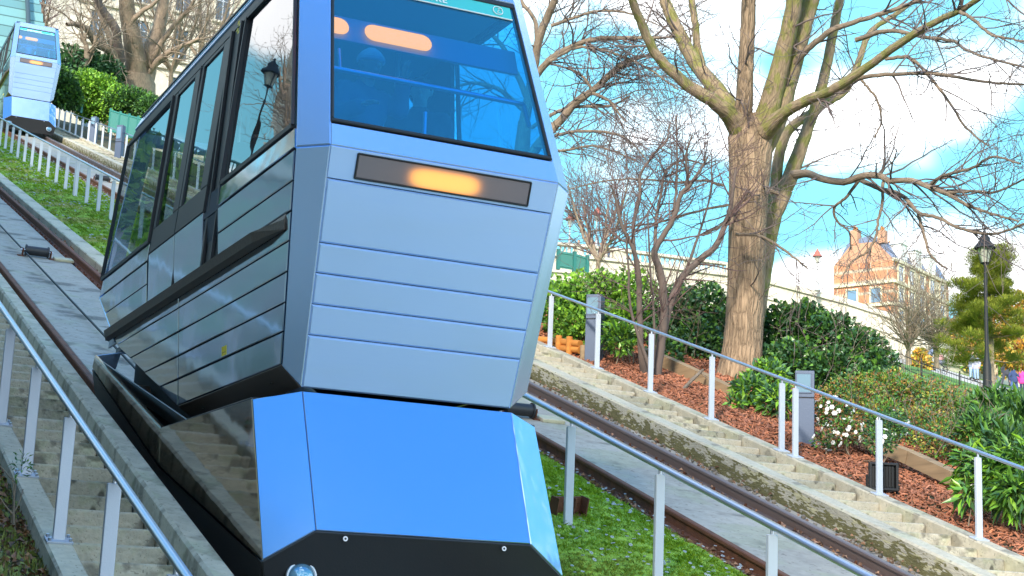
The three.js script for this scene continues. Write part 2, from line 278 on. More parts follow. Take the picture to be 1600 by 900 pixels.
// rails: head, web, foot
function railSection(x) { return [[x - 0.065, -0.15], [x + 0.065, -0.15], [x + 0.065, -0.135], [x + 0.012, -0.115], [x + 0.012, -0.04], [x + 0.034, -0.028], [x + 0.034, -0.006], [x + 0.026, 0], [x - 0.026, 0], [x - 0.034, -0.006], [x - 0.034, -0.028], [x - 0.012, -0.04], [x - 0.012, -0.115], [x - 0.065, -0.135]]; }
function railGeo(x, a0, a1) { // concave section: web, foot and head lofted apart
  const S = (sec) => runProfile(sec, a0, a1);
  return merge([S([[x - 0.065, -0.15], [x + 0.065, -0.15], [x + 0.065, -0.138], [x + 0.014, -0.118], [x - 0.014, -0.118], [x - 0.065, -0.138]]), S([[x - 0.012, -0.119], [x + 0.012, -0.119], [x + 0.012, -0.038], [x - 0.012, -0.038]]),
    S([[x - 0.03, -0.041], [x + 0.03, -0.041], [x + 0.036, -0.03], [x + 0.036, -0.008], [x + 0.027, 0], [x - 0.027, 0], [x - 0.036, -0.008], [x - 0.036, -0.03]])]);
}
TR.forEach((t, k) => [['l', 'left'], ['r', 'right']].forEach(([q, w]) => {
  const o = thing('rail', `rust brown steel rail, ${w} one of the ${['left track under the near cabin', 'right track under the far cabin'][k]}`, 'rail'); onSlope(o, t[q], 0, -30);
  part('rail_bar', railGeo(0, 0, 108), k === 1 && q === 'r' ? M.railSteel : M.rust, o);
  // fastening clips on both sides of the foot, every 0.6 m
  const list = []; for (let a = 30.3; a < 92; a += 0.62) for (const s of [-1, 1]) list.push(box(0.075, 0.035, 0.11, s * 0.085, -0.135, -a), cyl(0.014, 0.014, 0.05, 6, s * 0.09, -0.11, -a));
  part('rail_clips', merge(list), M.rust, o, 'stuff');
}));

// centre lawn: a gently rounded strip
function lawnH(x) { const t = clamp((x - 5.08) / 2.52); return -0.05 + 0.13 * Math.sin(t * Math.PI) - 0.07 * t; }
{
  const g = new THREE.PlaneGeometry(1, 1, 12, 300), p = g.attributes.position, uv = g.attributes.uv;
  for (let i = 0; i < p.count; i++) { const x = mix(5.07, 7.62, p.getX(i) + 0.5), a = mix(-30, 70, p.getY(i) + 0.5); p.setXYZ(i, x, lawnH(x) + 0.02 * (fbm(x * 2, a * 2, 3, 3) - 0.5), -a); uv.setXY(i, x, a); }
  g.computeVertexNormals();
  const m = std({ map: again(tex(512, (u, v) => { const a = fbm(u * 5, v * 5, 3, 5, 5, 5), b = fbm(u * 70, v * 70, 6, 2, 70, 70), y = step01(0.6, 0.75, fbm(u * 3, v * 3, 31, 4, 3, 3)), k = 0.55 + 0.9 * b; return [mix(0.24 + 0.10 * a, 0.34, y) * k, mix(0.42 + 0.07 * a, 0.33, y) * k, mix(0.045, 0.07, y) * k]; }), 0.35), roughness: 1, bumpMap: again(grain, 2.5), bumpScale: 0.025 });
  const o = struct('lawn', g, m, 'bright green lawn strip between the two tracks'); onSlope(o, 0, 0, 0);
}
// ---- stairs
const PITCH_STEP = 0.385;
function stairs(name, label, x0, x1, hNose, a0, a1) {
  const o = new THREE.Group(); o.name = numbered(name); o.userData = { kind: 'structure', label }; scene.add(o);
  const base = slopeP(x0, hNose, a0); o.position.copy(base);
  const w = x1 - x0, forms = [0, 1, 2, 3].map((k) => boxUV(rbox(w - 0.006, 0.30, PITCH_STEP * Math.cos(SLOPE) + 0.10, 0.012 + 0.004 * k, w / 2, -0.15, -(PITCH_STEP * Math.cos(SLOPE) + 0.10) / 2), 1, k * 1.7, k * 0.9));
  for (let a = a0, k = 0; a < a1; a += PITCH_STEP, k++) {
    const m = part('step', forms[Math.floor(rnd() * 4)], rnd() < 0.28 ? M.stepConcreteDark : M.stepConcrete, o);
    m.position.copy(slopeP(x0, hNose, a).sub(base)); m.position.x += rr(-0.004, 0.004); m.position.y += rr(-0.006, 0.006); m.rotation.z = rr(-0.008, 0.008); m.rotation.y = rr(-0.008, 0.008);
  }
  return o;
}
stairs('stairs', 'narrow weathered concrete steps beside the left track', 1.905, 2.525, 0.155, 5.2, 33);
stairs('stairs', 'narrow pale concrete steps beside the right track', 10.085, 10.715, 0.045, 7.5, 77);
onSlope(struct('stair_wall', runProfile(rect(2.535, 2.70, -0.5, 0.30, 0.02), -30, 50), M.concrete, 'concrete side wall between left stairs and left track'), 0, 0, 0);
onSlope(struct('stair_kerb', runProfile(rect(1.735, 1.905, -0.5, 0.19, 0.015), -30, 50), M.concrete, 'concrete kerb along the outer edge of the left stairs'), 0, 0, 0);
{ // right side wall with its mossy face towards the track
  const o = struct('stair_wall', runProfile(rect(9.86, 10.085, -0.5, 0.065, 0.02), -30, 78), M.concrete, 'mossy concrete side wall between right track and right stairs'); onSlope(o, 0, 0, 0);
  const g = new THREE.PlaneGeometry(75, 0.30); g.rotateY(-Math.PI / 2); g.translate(9.856, -0.105, -40.5);
  const uv = g.attributes.uv, p = g.attributes.position; for (let i = 0; i < p.count; i++) uv.setXY(i, -p.getZ(i), clamp((p.getY(i) + 0.255) / 0.30, 0.004, 0.996));
  part('mossy_face', g, M.mossyConcrete, o);
}
onSlope(struct('stair_kerb', runProfile(rect(10.715, 10.905, -0.5, 0.10, 0.015), -30, 78), M.concrete, 'concrete kerb along the outer edge of the right stairs'), 0, 0, 0);

// ---- railings: posts with base plates under one handrail
function railing(label, x, hBase, hTop, a0, a1, posts, mPost, mTube, wide) {
  const o = thing('railing', label, 'railing'); onSlope(o, x, hBase, a0);
  const rel = (h, a) => V(0, h - hBase, -(a - a0));
  part('handrail', bar(rel(hTop, a0), rel(hTop, a1), x > 8 ? 0.02 : 0.024, 12), mTube, o);
  // posts stand plumb, so each is turned back by the slope
  const len = (hTop - hBase) * 1.0, post = boxUV(rbox(wide[0], len / Math.cos(SLOPE) - 0.055, wide[1], 0.006, 0, (len / Math.cos(SLOPE) - 0.055) / 2, 0));
  const neck = cyl(0.012, 0.012, 0.07, 8, 0, len / Math.cos(SLOPE) - 0.045, 0), foot = rbox(0.16, 0.016, 0.12, 0.004, 0, 0.006, 0);
  const bolts = merge([[-1, -1], [1, -1], [-1, 1], [1, 1]].map(([i, j]) => cyl(0.011, 0.011, 0.02, 6, i * 0.062, 0.022, j * 0.04)));
  for (const a of posts) {
    const p = part('post', post, mPost, o); p.position.copy(rel(hBase, a - (hTop - hBase) * Math.tan(SLOPE))); p.rotation.x = -SLOPE; p.rotation.y = rr(-0.03, 0.03);
    part('post_neck', neck, mTube, p); const f = part('base_plate', foot, mPost, p); f.rotation.x = SLOPE; 
    if (x < 3) { const b = part('base_bolts', bolts, M.tubeSteel, p, 'stuff'); b.rotation.x = SLOPE; }
  }
  return o;
}
const series = (first, stepA, from, to) => { const l = []; for (let a = first + Math.floor((from - first) / stepA) * stepA; a < to; a += stepA) if (a > from) l.push(a); return l; };
railing('grey tubular handrail along the left stairs in the near left corner', 1.82, 0.19, 0.955, 4, 34, series(13.03, 1.53, 5, 33), M.greyPaint, M.tubeSteel, [0.075, 0.035]);
const centre = series(11.77, 1.53, 5, 68); centre.push(11.77 + 17 * 1.53 + 0.16, 11.77 + 1.53 * 30 + 0.16);
railing('grey white railing standing in the lawn strip between the two tracks', 6.2, 0.03, 0.865, 4, 70, centre, M.whitePaint, M.tubeSteel, [0.075, 0.035]);
const right = series(15.54, 1.585, 9, 76).filter((a) => a > 15 || a < 9.5); right.push(15.26, 13.68, 12.10, 10.52);
railing('pale grey railing on the outer kerb of the right stairs', 10.8, 0.10, 0.896, 8, 78, right, M.whitePaint, M.tubeSteel, [0.07, 0.035]);

// ---- cable and guide rollers
{
  const o = thing('haulage_cable', 'thin dark steel cable running up the middle of the left track', 'cable'); onSlope(o, 3.70, -0.03, 14);
  part('cable_strand', bar(V(0, 0, 0), V(0, 0, -60), 0.014, 8), M.blackIron, o);
}
function roller(label, x, a) {
  const o = thing('cable_roller', label, 'roller', undefined, 0, undefined); onSlope(o, x, -0.10, a);
  const g = merge([cyl(0.075, 0.075, 0.34, 20), cyl(0.092, 0.092, 0.02, 20, 0, 0.17, 0), cyl(0.092, 0.092, 0.02, 20, 0, -0.17, 0), cyl(0.06, 0.06, 0.02, 20, 0, 0, 0)]); g.rotateZ(Math.PI / 2); g.translate(0, 0.10, 0);
  part('drum', g, M.darkSatin, o);
  const ax = cyl(0.016, 0.016, 0.5, 8); ax.rotateZ(Math.PI / 2); ax.translate(0, 0.10, 0); part('axle', ax, M.tubeSteel, o);
  for (const s of [-1, 1]) part('bracket', merge([rbox(0.02, 0.13, 0.10, 0.004, s * 0.215, 0.065, 0), rbox(0.10, 0.014, 0.12, 0.003, s * 0.24, 0.008, 0)]), M.rust, o);
  part('concrete_pad', boxUV(rbox(0.30, 0.05, 0.26, 0.015, 0.42, 0.02, 0)), M.concrete, o);
  return o;
}
roller('dark steel cable roller on the left track slab, far left', 3.88, 26.2);
roller('dark steel cable roller on the right track, beyond the white posts', 8.2, 45.7);
roller('dark cable roller on the right track beside the cabin skirt', 8.12, 16.75);
{
  const o = thing('rusty_bracket', 'rusty folded steel bracket lying in the grass behind a post', 'steel bracket'); onSlope(o, 6.36, lawnH(6.36), 11.9); o.rotation.y = 0.25;
  part('back_plate', rbox(0.34, 0.16, 0.02, 0.004, 0, 0.06, 0), M.rust, o); part('flange', rbox(0.34, 0.015, 0.10, 0.004, 0, -0.01, 0.05), M.rust, o);
  for (const s of [-1, 0.15, 1]) part('rib', rbox(0.014, 0.17, 0.10, 0.003, s * 0.165, 0.065, 0.05), M.rust, o);
}

// ================================================================ THE CABINS
const CAB = V(3.82, groundY(3.82, -12) - crossH(3.82) / Math.cos(SLOPE), -12);       // base point on the rail plane
const font = await new FontLoader().loadAsync('fonts/droid/droid_sans_bold.typeface.json');
function buildCabin(label) {
  const o = thing('funicular_cabin', label, 'funicular cabin', CAB.clone(), 0, undefined);
  const C = (x, y, z) => V(x, y - CAB.y, z - CAB.z), F = V(0, 0, 1);
  const add = (name, geo, mat, parent = o, kind) => part(name, geo, mat, parent, kind);
  // body sections: half-widths and front line by height
  const zf = (y) => y >= 2.81 ? -9.10 - 0.40 * (y - 2.81) : -9.10 - 0.312 * (2.81 - y);
  const hf = (y) => y >= 2.81 ? 0.784 - 0.078 * (y - 2.81) : 0.784 - 0.045 * (2.81 - y);
  const hw = (y) => y >= 2.81 ? 0.952 - 0.08 * (y - 2.81) : 0.952 - 0.0772 * (2.81 - y);
  const zc = (y) => zf(y) - (y >= 2.81 ? 0.172 : 0.06 + Math.max(0, y - 1.5) * 0.0855);
  const MID = -24.37, zr = (y) => MID - zf(y), zrc = (y) => MID - zc(y);            // rear end mirrors the front
  // -------- front and rear faces
  const flat = (y0, y1, z = zf, h0 = hf, d = 0) => [C(-h0(y0) + d, y0, z(y0)), C(h0(y0) - d, y0, z(y0)), C(h0(y1) - d, y1, z(y1)), C(-h0(y1) + d, y1, z(y1))];
  const back = (q, dz) => q.map((v) => v.clone().add(V(0, 0, dz)));
  const low = [2.81, 2.617, 2.235, 2.055, 1.869, 1.684, 1.366];
  add('front_backing', merge([plate(back(flat(1.372, 2.806), -0.024), F, 0.01, 0.001, 0), plate(back(flat(2.81, 2.99), -0.024), F, 0.01, 0.001, 0)]), M.gapDark);
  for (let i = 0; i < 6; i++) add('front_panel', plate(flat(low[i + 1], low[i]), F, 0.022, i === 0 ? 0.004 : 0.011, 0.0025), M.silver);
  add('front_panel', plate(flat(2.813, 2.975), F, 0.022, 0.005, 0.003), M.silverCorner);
  // destination display: recessed dark strip with an amber glow
  {
    const q = (x, y) => C(x, y, zf(y)).add(V(0, -0.0015, 0.005));
    const dsp = add('display', plate([q(-0.595, 2.645), q(0.585, 2.645), q(0.585, 2.782), q(-0.595, 2.782)], F, 0.008, 0.004, 0), std({ color: lin(0.20, 0.17, 0.19), roughness: 0.35, metalness: 0.1, emissive: lin(1, 1, 1), emissiveIntensity: 0.36,
      emissiveMap: tex(256, (u, v) => { const x = (u - 0.5) / 0.20, y = (v - 0.42) / 0.42, g = 1 / (1 + Math.exp(9 * (Math.pow(Math.pow(Math.abs(x), 5) + Math.pow(Math.abs(y), 2.5), 1 / 3) - 0.95))), h = Math.exp(-x * x * 0.5 - y * y * 0.5) * 0.04; return [g * 1.0 + h, g * 0.37 + h * 0.4, g * 0.025]; }, { h: 64 }) }));
    const uv = dsp.geometry.attributes.uv, p = dsp.geometry.attributes.position; for (let i = 0; i < p.count; i++) uv.setXY(i, (p.getX(i) + 0.60) / 1.19, (p.getY(i) + CAB.y - 2.64) / 0.145);
    const fr = []; for (const [a, b] of [[q(-0.60, 2.64), q(0.59, 2.64)], [q(-0.60, 2.787), q(0.59, 2.787)], [q(-0.60, 2.64), q(-0.60, 2.787)], [q(0.59, 2.64), q(0.59, 2.787)]]) fr.push(bar(a, b, 0.006, 6));
    add('display_frame', merge(fr), M.frameDark, dsp);
  }
  // windscreen: dark rubber frame, blue coated pane, teal route band
  const W0 = 2.985, W1 = 4.215, rim = (y0, y1, x0, x1) => plate([C(x0(y0), y0, zf(y0)), C(x1(y0), y0, zf(y0)), C(x1(y1), y1, zf(y1)), C(x0(y1), y1, zf(y1))].map((v) => v.add(V(0, 0.002, 0.004))), F, 0.05, 0.006, 0);
  add('windscreen_frame', merge([rim(W0, W0 + 0.026, (y) => -hf(y), hf), rim(W1 - 0.04, W1, (y) => -hf(y), hf), rim(W0 + 0.0261, W1 - 0.0401, (y) => -hf(y), (y) => -hf(y) + 0.022), rim(W0 + 0.0261, W1 - 0.0401, (y) => hf(y) - 0.022, hf)]), M.frameDark);
  const ws = add('windscreen', pane(back(flat(W0 + 0.02, W1 - 0.02, zf, hf, 0.02), -0.012), F), M.windscreen);
  const bandQ = (x, y, dz) => C(x, y, zf(y) + dz);
  const band = add('route_band', plate([bandQ(-0.66, 4.075, -0.004), bandQ(0.64, 4.075, -0.004), bandQ(0.635, 4.178, -0.004), bandQ(-0.655, 4.178, -0.004)], F, 0.003, 0.0005, 0), M.teal, ws);
  add('band_edge', bar(bandQ(-0.66, 4.072, -0.002), bandQ(0.64, 4.072, -0.002), 0.005, 6), M.whitePrint, band);
  {
    const tg = new TextGeometry('MONTMARTRE', { font, size: 0.058, depth: 0.001, curveSegments: 3 }); tg.computeBoundingBox(); const wdt = tg.boundingBox.max.x;
    tg.translate(0.15 - wdt, 0, 0); tg.rotateX(-Math.atan(0.40)); const q = bandQ(0, 4.095, 0.0005); tg.translate(q.x, q.y, q.z); add('lettering', tg, M.whitePrint, band);
    const ring = new THREE.TorusGeometry(0.036, 0.0035, 6, 40), sw = new THREE.TubeGeometry(new THREE.CatmullRomCurve3([V(0.020, 0.024, 0), V(0.004, 0.02, 0), V(0.010, 0.004, 0), V(-0.004, -0.006, 0), V(0.004, -0.02, 0), V(0.030, -0.026, 0)]), 24, 0.0022, 5);
    const em = merge([ring, sw]); em.rotateX(-Math.atan(0.40)); const e = bandQ(0.535, 4.128, 0.002); em.translate(e.x, e.y, e.z); add('emblem', em, M.whitePrint, band);
  }
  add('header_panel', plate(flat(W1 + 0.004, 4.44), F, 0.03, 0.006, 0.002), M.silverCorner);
  // corner panels
  for (const s of [-1, 1]) {
    const e = s < 0 ? 'silver corner panel' : undefined, out = V(s, 0, 1.2);
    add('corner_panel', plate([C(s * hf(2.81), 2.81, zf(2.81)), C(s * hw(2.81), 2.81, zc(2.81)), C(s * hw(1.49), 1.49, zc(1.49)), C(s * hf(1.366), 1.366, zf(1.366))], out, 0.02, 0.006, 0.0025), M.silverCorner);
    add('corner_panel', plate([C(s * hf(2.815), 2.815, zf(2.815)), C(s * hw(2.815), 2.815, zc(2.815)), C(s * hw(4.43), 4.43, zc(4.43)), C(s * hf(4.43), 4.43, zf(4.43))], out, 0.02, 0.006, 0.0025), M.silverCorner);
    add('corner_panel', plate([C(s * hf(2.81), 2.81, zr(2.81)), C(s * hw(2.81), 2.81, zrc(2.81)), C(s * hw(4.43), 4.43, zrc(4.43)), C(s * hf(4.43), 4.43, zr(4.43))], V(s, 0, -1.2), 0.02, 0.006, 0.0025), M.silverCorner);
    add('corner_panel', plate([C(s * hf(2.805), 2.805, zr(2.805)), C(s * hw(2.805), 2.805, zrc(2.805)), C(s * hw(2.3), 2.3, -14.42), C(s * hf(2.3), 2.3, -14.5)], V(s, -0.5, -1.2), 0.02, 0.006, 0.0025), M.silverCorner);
  }
  const B = V(0, 0, -1);
  add('rear_window', pane(flat(2.99, 4.2, zr, hf, 0.03), B), M.sideGlass);
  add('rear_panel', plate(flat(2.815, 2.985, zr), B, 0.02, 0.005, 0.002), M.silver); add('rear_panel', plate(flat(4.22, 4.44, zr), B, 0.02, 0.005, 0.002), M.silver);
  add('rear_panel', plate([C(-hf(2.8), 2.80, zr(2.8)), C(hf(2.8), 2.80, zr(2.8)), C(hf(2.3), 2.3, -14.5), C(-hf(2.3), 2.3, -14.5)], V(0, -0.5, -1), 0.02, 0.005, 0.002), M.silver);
  // -------- sides
  const zd = (y) => y < 2.25 ? -12.12 - (y - 1.5) / 0.75 * 2.16 : -14.28 - (y - 2.25) / 0.56 * 0.80;    // the tail rises with the slope
  for (const s of [-1, 1]) {
    const out = V(s, 0, 0), S = (y, z, d = 0) => C(s * (hw(y) - d), y, z), quad = (y0, y1, a0, b0, a1 = a0, b1 = b0, d = 0) => [S(y0, a0, d), S(y0, b0, d), S(y1, b1, d), S(y1, a1, d)];
    const pl = (name, q, mat, t = 0.02, ch = 0.004, gap = 0.003, par = o) => add(name, plate(q, out, t, ch, gap), mat, par);
    // dark backing below the sill
    add('side_backing', merge([plate(quad(1.51, 2.80, zc(1.51) - 0.02, -12.0, zc(2.8) - 0.02, -12.0, 0.022), out, 0.008, 0.001, 0), plate(quad(1.51, 2.25, -12.0, -12.12, -12.0, -14.27, 0.022), out, 0.008, 0.001, 0), plate(quad(2.25, 2.80, -12.0, -14.27, -12.0, -15.0, 0.022), out, 0.008, 0.001, 0),
      plate(quad(2.81, 3.0, zc(2.81) - 0.03, -15.06, zc(3.0) - 0.03, -15.0, 0.022), out, 0.008, 0.001, 0)]), M.gapDark);
    // lower strips, split at the middle seam
    const ys = [1.503, 1.706, 1.882, 2.068, 2.254, 2.432];
    for (let i = 0; i < 5; i++) {
      const [a, b] = [ys[i], ys[i + 1]];
      pl('side_panel', quad(a, b, zc(a) - 0.03, -12.115, zc(b) - 0.03, -12.115), M.sidePanel, 0.02, 0.005, 0.005);
      pl('side_panel', quad(a, b, -12.13, Math.min(zd(a), -12.16), -12.13, zd(b)), M.sidePanel, 0.02, 0.005, 0.005);
    }
    // strips between bumper rail and sill, fore and aft of the door
    for (const [a, b] of [[2.437, 2.617], [2.617, 2.805], [2.814, 2.965]]) {
      pl('side_panel', quad(a, b, zc(a) - 0.03, -11.03, zc(b) - 0.03, -11.03), M.sidePanel, 0.02, 0.005, 0.005);
      pl('side_panel', quad(a, b, -13.19, a < 2.8 ? zd(a) : -15.06, -13.19, b < 2.81 ? zd(b) : -15.03), M.sidePanel, 0.02, 0.005, 0.005);
    }
    // door: two leaves, each with a metal kick panel, a dark frame and a pane
    for (const [z0, z1, g0, g1] of [[-11.46, -12.295, -11.66, -12.22], [-12.31, -13.15, -12.50, -13.06]]) {
      const d = add('door', plate(quad(2.437, 2.86, z0, z1), out, 0.02, 0.004, 0.003), M.sidePanel);
      add('door_frame', merge([plate(quad(2.865, 3.075, z0, z1), out, 0.03, 0.004, 0.002), plate(quad(3.075, 4.27, z0, g0), out, 0.03, 0.006, 0), plate(quad(3.075, 4.27, g1, z1), out, 0.03, 0.006, 0), plate(quad(4.235, 4.27, g0, g1), out, 0.03, 0.004, 0)]), M.frameDark, d);
      add('door_pane', pane(quad(3.075, 4.235, g0, g1, g0, g1, 0.012), out), M.sideGlass, d);
      add('door_seal', merge([beam(S(2.45, z0 + 0.004, -0.004), S(4.27, z0 + 0.004, -0.004), 0.014, 0.018)]), M.frameDark, d);
    }
    pl('door_post', quad(2.437, 4.27, -11.05, -11.45), M.frameDark, 0.04, 0.008, 0.003);
    pl('door_post', quad(2.437, 4.27, -13.155, -13.185), M.frameDark, 0.04, 0.004, 0);
    add('post_rib', merge([beam(S(2.45, -11.15, -0.012), S(4.27, -11.15, -0.012), 0.03, 0.02), beam(S(2.45, -11.40, -0.012), S(4.27, -11.40, -0.012), 0.03, 0.02)]), M.frameDark);
    // big front and rear side windows with rims
    for (const [b0, b1, t0, t1] of [[zc(2.98) - 0.06, -11.03, zc(4.25) - 0.07, -11.03], [-13.2, -15.08, -13.2, -14.92]]) {
      const w = add('side_window', pane([S(2.985, b0, 0.01), S(2.985, b1, 0.01), S(4.262, t1, 0.01), S(4.262, t0, 0.01)], out), M.sideGlass);
      const e = 0.004; add('window_rim', merge([beam(S(2.985, b0, -e), S(2.985, b1, -e), 0.022, 0.03), beam(S(4.262, t0, -e), S(4.262, t1, -e), 0.022, 0.03), beam(S(2.985, b0, -e), S(4.262, t0, -e), 0.02, 0.03), beam(S(2.985, b1, -e), S(4.262, t1, -e), 0.02, 0.03)]), M.frameDark, w);
    }
    // eaves: dark gutter under a silver roof edge whose tail is cut down to the rear window
    pl('gutter', [S(4.275, zc(4.275) - 0.02), S(4.275, -14.90), S(4.36, -14.72), S(4.36, zc(4.36) - 0.02)], M.frameDark, 0.03, 0.004, 0);
    pl('roof_edge', [S(4.365, zc(4.365) - 0.01, -0.012), S(4.365, -14.72, -0.012), S(4.47, -14.42, 0.01), S(4.47, zc(4.47) - 0.01, 0.01)], M.silverCorner, 0.03, 0.006, 0);
    pl('eaves_rib', [S(4.41, zc(4.41) - 0.02, -0.018), S(4.41, -14.45, -0.018), S(4.43, -14.42, -0.018), S(4.43, zc(4.43) - 0.02, -0.018)], M.frameDark, 0.012, 0.003, 0);
    // bumper rail with tapered nose
    const rail = (z0, z1, y, w0, w1) => loft([C(s * (hw(y) + 0.001), y - 0.055, z0), C(s * (hw(y) + w0 * 0.8), y - 0.052, z0), C(s * (hw(y) + w0), y + 0.012, z0), C(s * (hw(y) + 0.001), y + 0.05, z0)], [C(s * (hw(y) + 0.001), y - 0.055, z1), C(s * (hw(y) + w1 * 0.8), y - 0.052, z1), C(s * (hw(y) + w1), y + 0.012, z1), C(s * (hw(y) + 0.001), y + 0.05, z1)]);
    add('bumper_rail', merge([rail(-9.47, -9.95, 2.385, 0.012, 0.085), rail(-9.95, -14.45, 2.385, 0.085, 0.085), rail(-14.45, -14.6, 2.385, 0.085, 0.04)]), M.bumper);
    // underside bevel down to the chassis
    pl('underside_bevel', [S(1.497, zc(1.497) - 0.01), S(1.497, -12.12), C(s * 0.70, 1.372, -12.05), C(s * 0.722, 1.368, zf(1.366) - 0.01)], M.bumper, 0.012, 0.003, 0.001);
    add('bevel_screws', merge([-9.95, -11.6].map((z) => { const g = cyl(0.014, 0.014, 0.008, 10); g.translate(...C(s * 0.79, 1.432, z).toArray()); return g; })), M.black);
    pl('tail_bevel', [S(1.50, -12.13, 0.005), S(2.25, -14.28, 0.005), C(s * 0.72, 2.2, -14.32), C(s * 0.70, 1.40, -12.15)], M.gapDark, 0.012, 0.002, 0);
  }
  // small stickers
  { const s = (y, z) => C(-hw(y) - 0.002, y, z), y0 = 1.722; add('warning_sticker', plate([s(y0, -10.80), s(y0, -10.915), s(y0 + 0.065, -10.915), s(y0 + 0.065, -10.80)], V(-1, 0, 0), 0.002, 0.0003, 0), M.yellow);
    add('sticker_marks', merge([0, 1, 2].map((k) => box(0.001, 0.03, 0.014, -hw(y0) - 0.0035, y0 + 0.033 - CAB.y, -10.83 - k * 0.028 - CAB.z))), M.black);
    const q = (y, z) => C(-hw(y) - 0.010, y, z); add('yellow_mark', merge([0, 1, 2, 3].map((k) => plate([q(4.20 + 0.03 * k, -11.20 - (k % 2) * 0.04), q(4.20 + 0.03 * k, -11.25 - (k % 2) * 0.05), q(4.222 + 0.03 * k, -11.25 - (k % 2) * 0.03), q(4.222 + 0.03 * k, -11.21 - (k % 2) * 0.04)], V(-1, 0, 0), 0.002, 0.0003, 0))), M.yellow); }
  // roof, floor, inside
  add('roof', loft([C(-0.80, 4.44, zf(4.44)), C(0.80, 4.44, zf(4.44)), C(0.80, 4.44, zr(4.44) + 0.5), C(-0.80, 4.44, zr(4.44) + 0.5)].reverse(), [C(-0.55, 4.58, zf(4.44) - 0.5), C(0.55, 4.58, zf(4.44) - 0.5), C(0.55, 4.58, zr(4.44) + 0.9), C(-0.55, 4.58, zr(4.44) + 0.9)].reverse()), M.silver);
  add('ceiling', box(1.56, 0.03, 4.6, 0, 4.30 - CAB.y, -12.2 - CAB.z), M.ceiling);
  add('floor', box(1.62, 0.04, 5.2, 0, 2.28 - CAB.y, -12.2 - CAB.z), M.inside);
  add('inner_lining', merge([-1, 1].flatMap((s) => [box(0.02, 0.62, 5.3, s * 0.86, 2.62 - CAB.y, -12.2 - CAB.z)]).concat([box(1.6, 0.62, 0.02, 0, 2.62 - CAB.y, -9.42 - CAB.z)])), M.inside);
  { const l = (x0, x1) => { const g = new THREE.CapsuleGeometry(0.070, x1 - x0, 6, 12); g.rotateZ(Math.PI / 2); g.scale(1, 1, 0.3); g.rotateX(-0.38); g.translate((x0 + x1) / 2, 3.77 - CAB.y, zf(3.77) - 0.10 - CAB.z); return g; };
    add('amber_lamp', l(-0.37, -0.03), M.orangeGlow); add('amber_lamp', l(-0.72, -0.62), M.orangeGlow);
    const h = box(1.42, 0.20, 0.02); h.rotateX(-0.38); h.translate(-0.02, 3.77 - CAB.y, zf(3.77) - 0.145 - CAB.z); add('added_lamp_baffle', h, M.ceiling); }  // added backing plate, keeps the amber glow out of the cabin inside
  add('ceiling_lamp', rbox(0.42, 0.02, 0.14, 0.008, -0.25, 4.27 - CAB.y, -10.0 - CAB.z), std({ color: lin(0.4, 0.4, 0.4), emissive: lin(0.8, 0.9, 1), emissiveIntensity: 1.2 }));
  add('grab_rail', merge([bar(C(-0.72, 3.445, -9.50), C(0.70, 3.445, -9.50), 0.017, 10), bar(C(0.70, 3.445, -9.50), C(0.76, 3.30, -9.52), 0.017, 10), bar(C(-0.62, 3.445, -9.50), C(-0.62, 3.60, -9.55), 0.010, 8), bar(C(-0.03, 2.95, -9.45), C(-0.03, 3.25, -9.46), 0.014, 8)]), M.tubeSteel);
  add('grab_pole', merge([bar(C(0.42, 2.3, -11.2), C(0.42, 4.28, -11.2), 0.02, 10), bar(C(-0.42, 2.3, -12.6), C(-0.42, 4.28, -12.6), 0.02, 10)]), M.tubeSteel);
  // -------- chassis: nose panels painted with reflected sky blue, dark reflecting flanks, ridge and trough
  const yh = (h, z) => (h - EYE - Math.sin(SLOPE) * z) / Math.cos(SLOPE);              // height of a line parallel to the rails
  const skT = [0.72, 1.348, -9.535], skB = [0.706, 0.478, -9.143], coT = [0.984, 1.29, -9.71], coB = [0.99, 0.288, -9.235];
  add('skirt_panel', plate([C(-skT[0], skT[1], skT[2]), C(skT[0], skT[1], skT[2]), C(skB[0], skB[1], skB[2]), C(-skB[0], skB[1], skB[2])], F, 0.02, 0.004, 0.004), M.skirtSkyTint);
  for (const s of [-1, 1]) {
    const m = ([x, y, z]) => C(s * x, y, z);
    add('skirt_corner', plate([m(skT), m(coT), m(coB), m(skB)], V(s, 0.2, 1.2), 0.02, 0.005, 0.003), s > 0 ? M.skirtFoldSkyTint : M.skirtSkyTint);   // the right sheet is buckled
    const X = 0.985, zRear = -14.86, flank = [[coT[1], coT[2] - 0.005], [1.317, -12.05], [2.22, zRear], [yh(0.33, -14.92), -14.92], [yh(0.22, -12), -12], [coB[1] - 0.003, coB[2] - 0.005]].map(([y, z]) => C(s * X, y, z));
    add('flank_panel', merge([plate([flank[0], flank[1], flank[4], flank[5]], V(s, 0, 0), 0.02, 0.004, 0.001), plate([flank[1], flank[2], flank[3], flank[4]], V(s, 0, 0), 0.02, 0.004, 0.001)]), M.darkGloss);
    add('sole_band', plate([C(s * X, coB[1] - 0.01, coB[2] - 0.01), C(s * X, yh(0.215, -12), -12), C(s * X, yh(0.32, -14.92), -14.92), C(s * 0.93, yh(0.06, -14.92), -14.92), C(s * 0.93, yh(0.03, -9.5), -9.5)], V(s, -0.4, 0), 0.02, 0.004, 0.001), M.darkSatin);
    // ridge lip and trough
    add('ridge_lip', beam(C(s * (X - 0.012), 1.322, -12.05), C(s * (X - 0.012), 2.225, zRear), 0.024, 0.012), M.darkGloss);
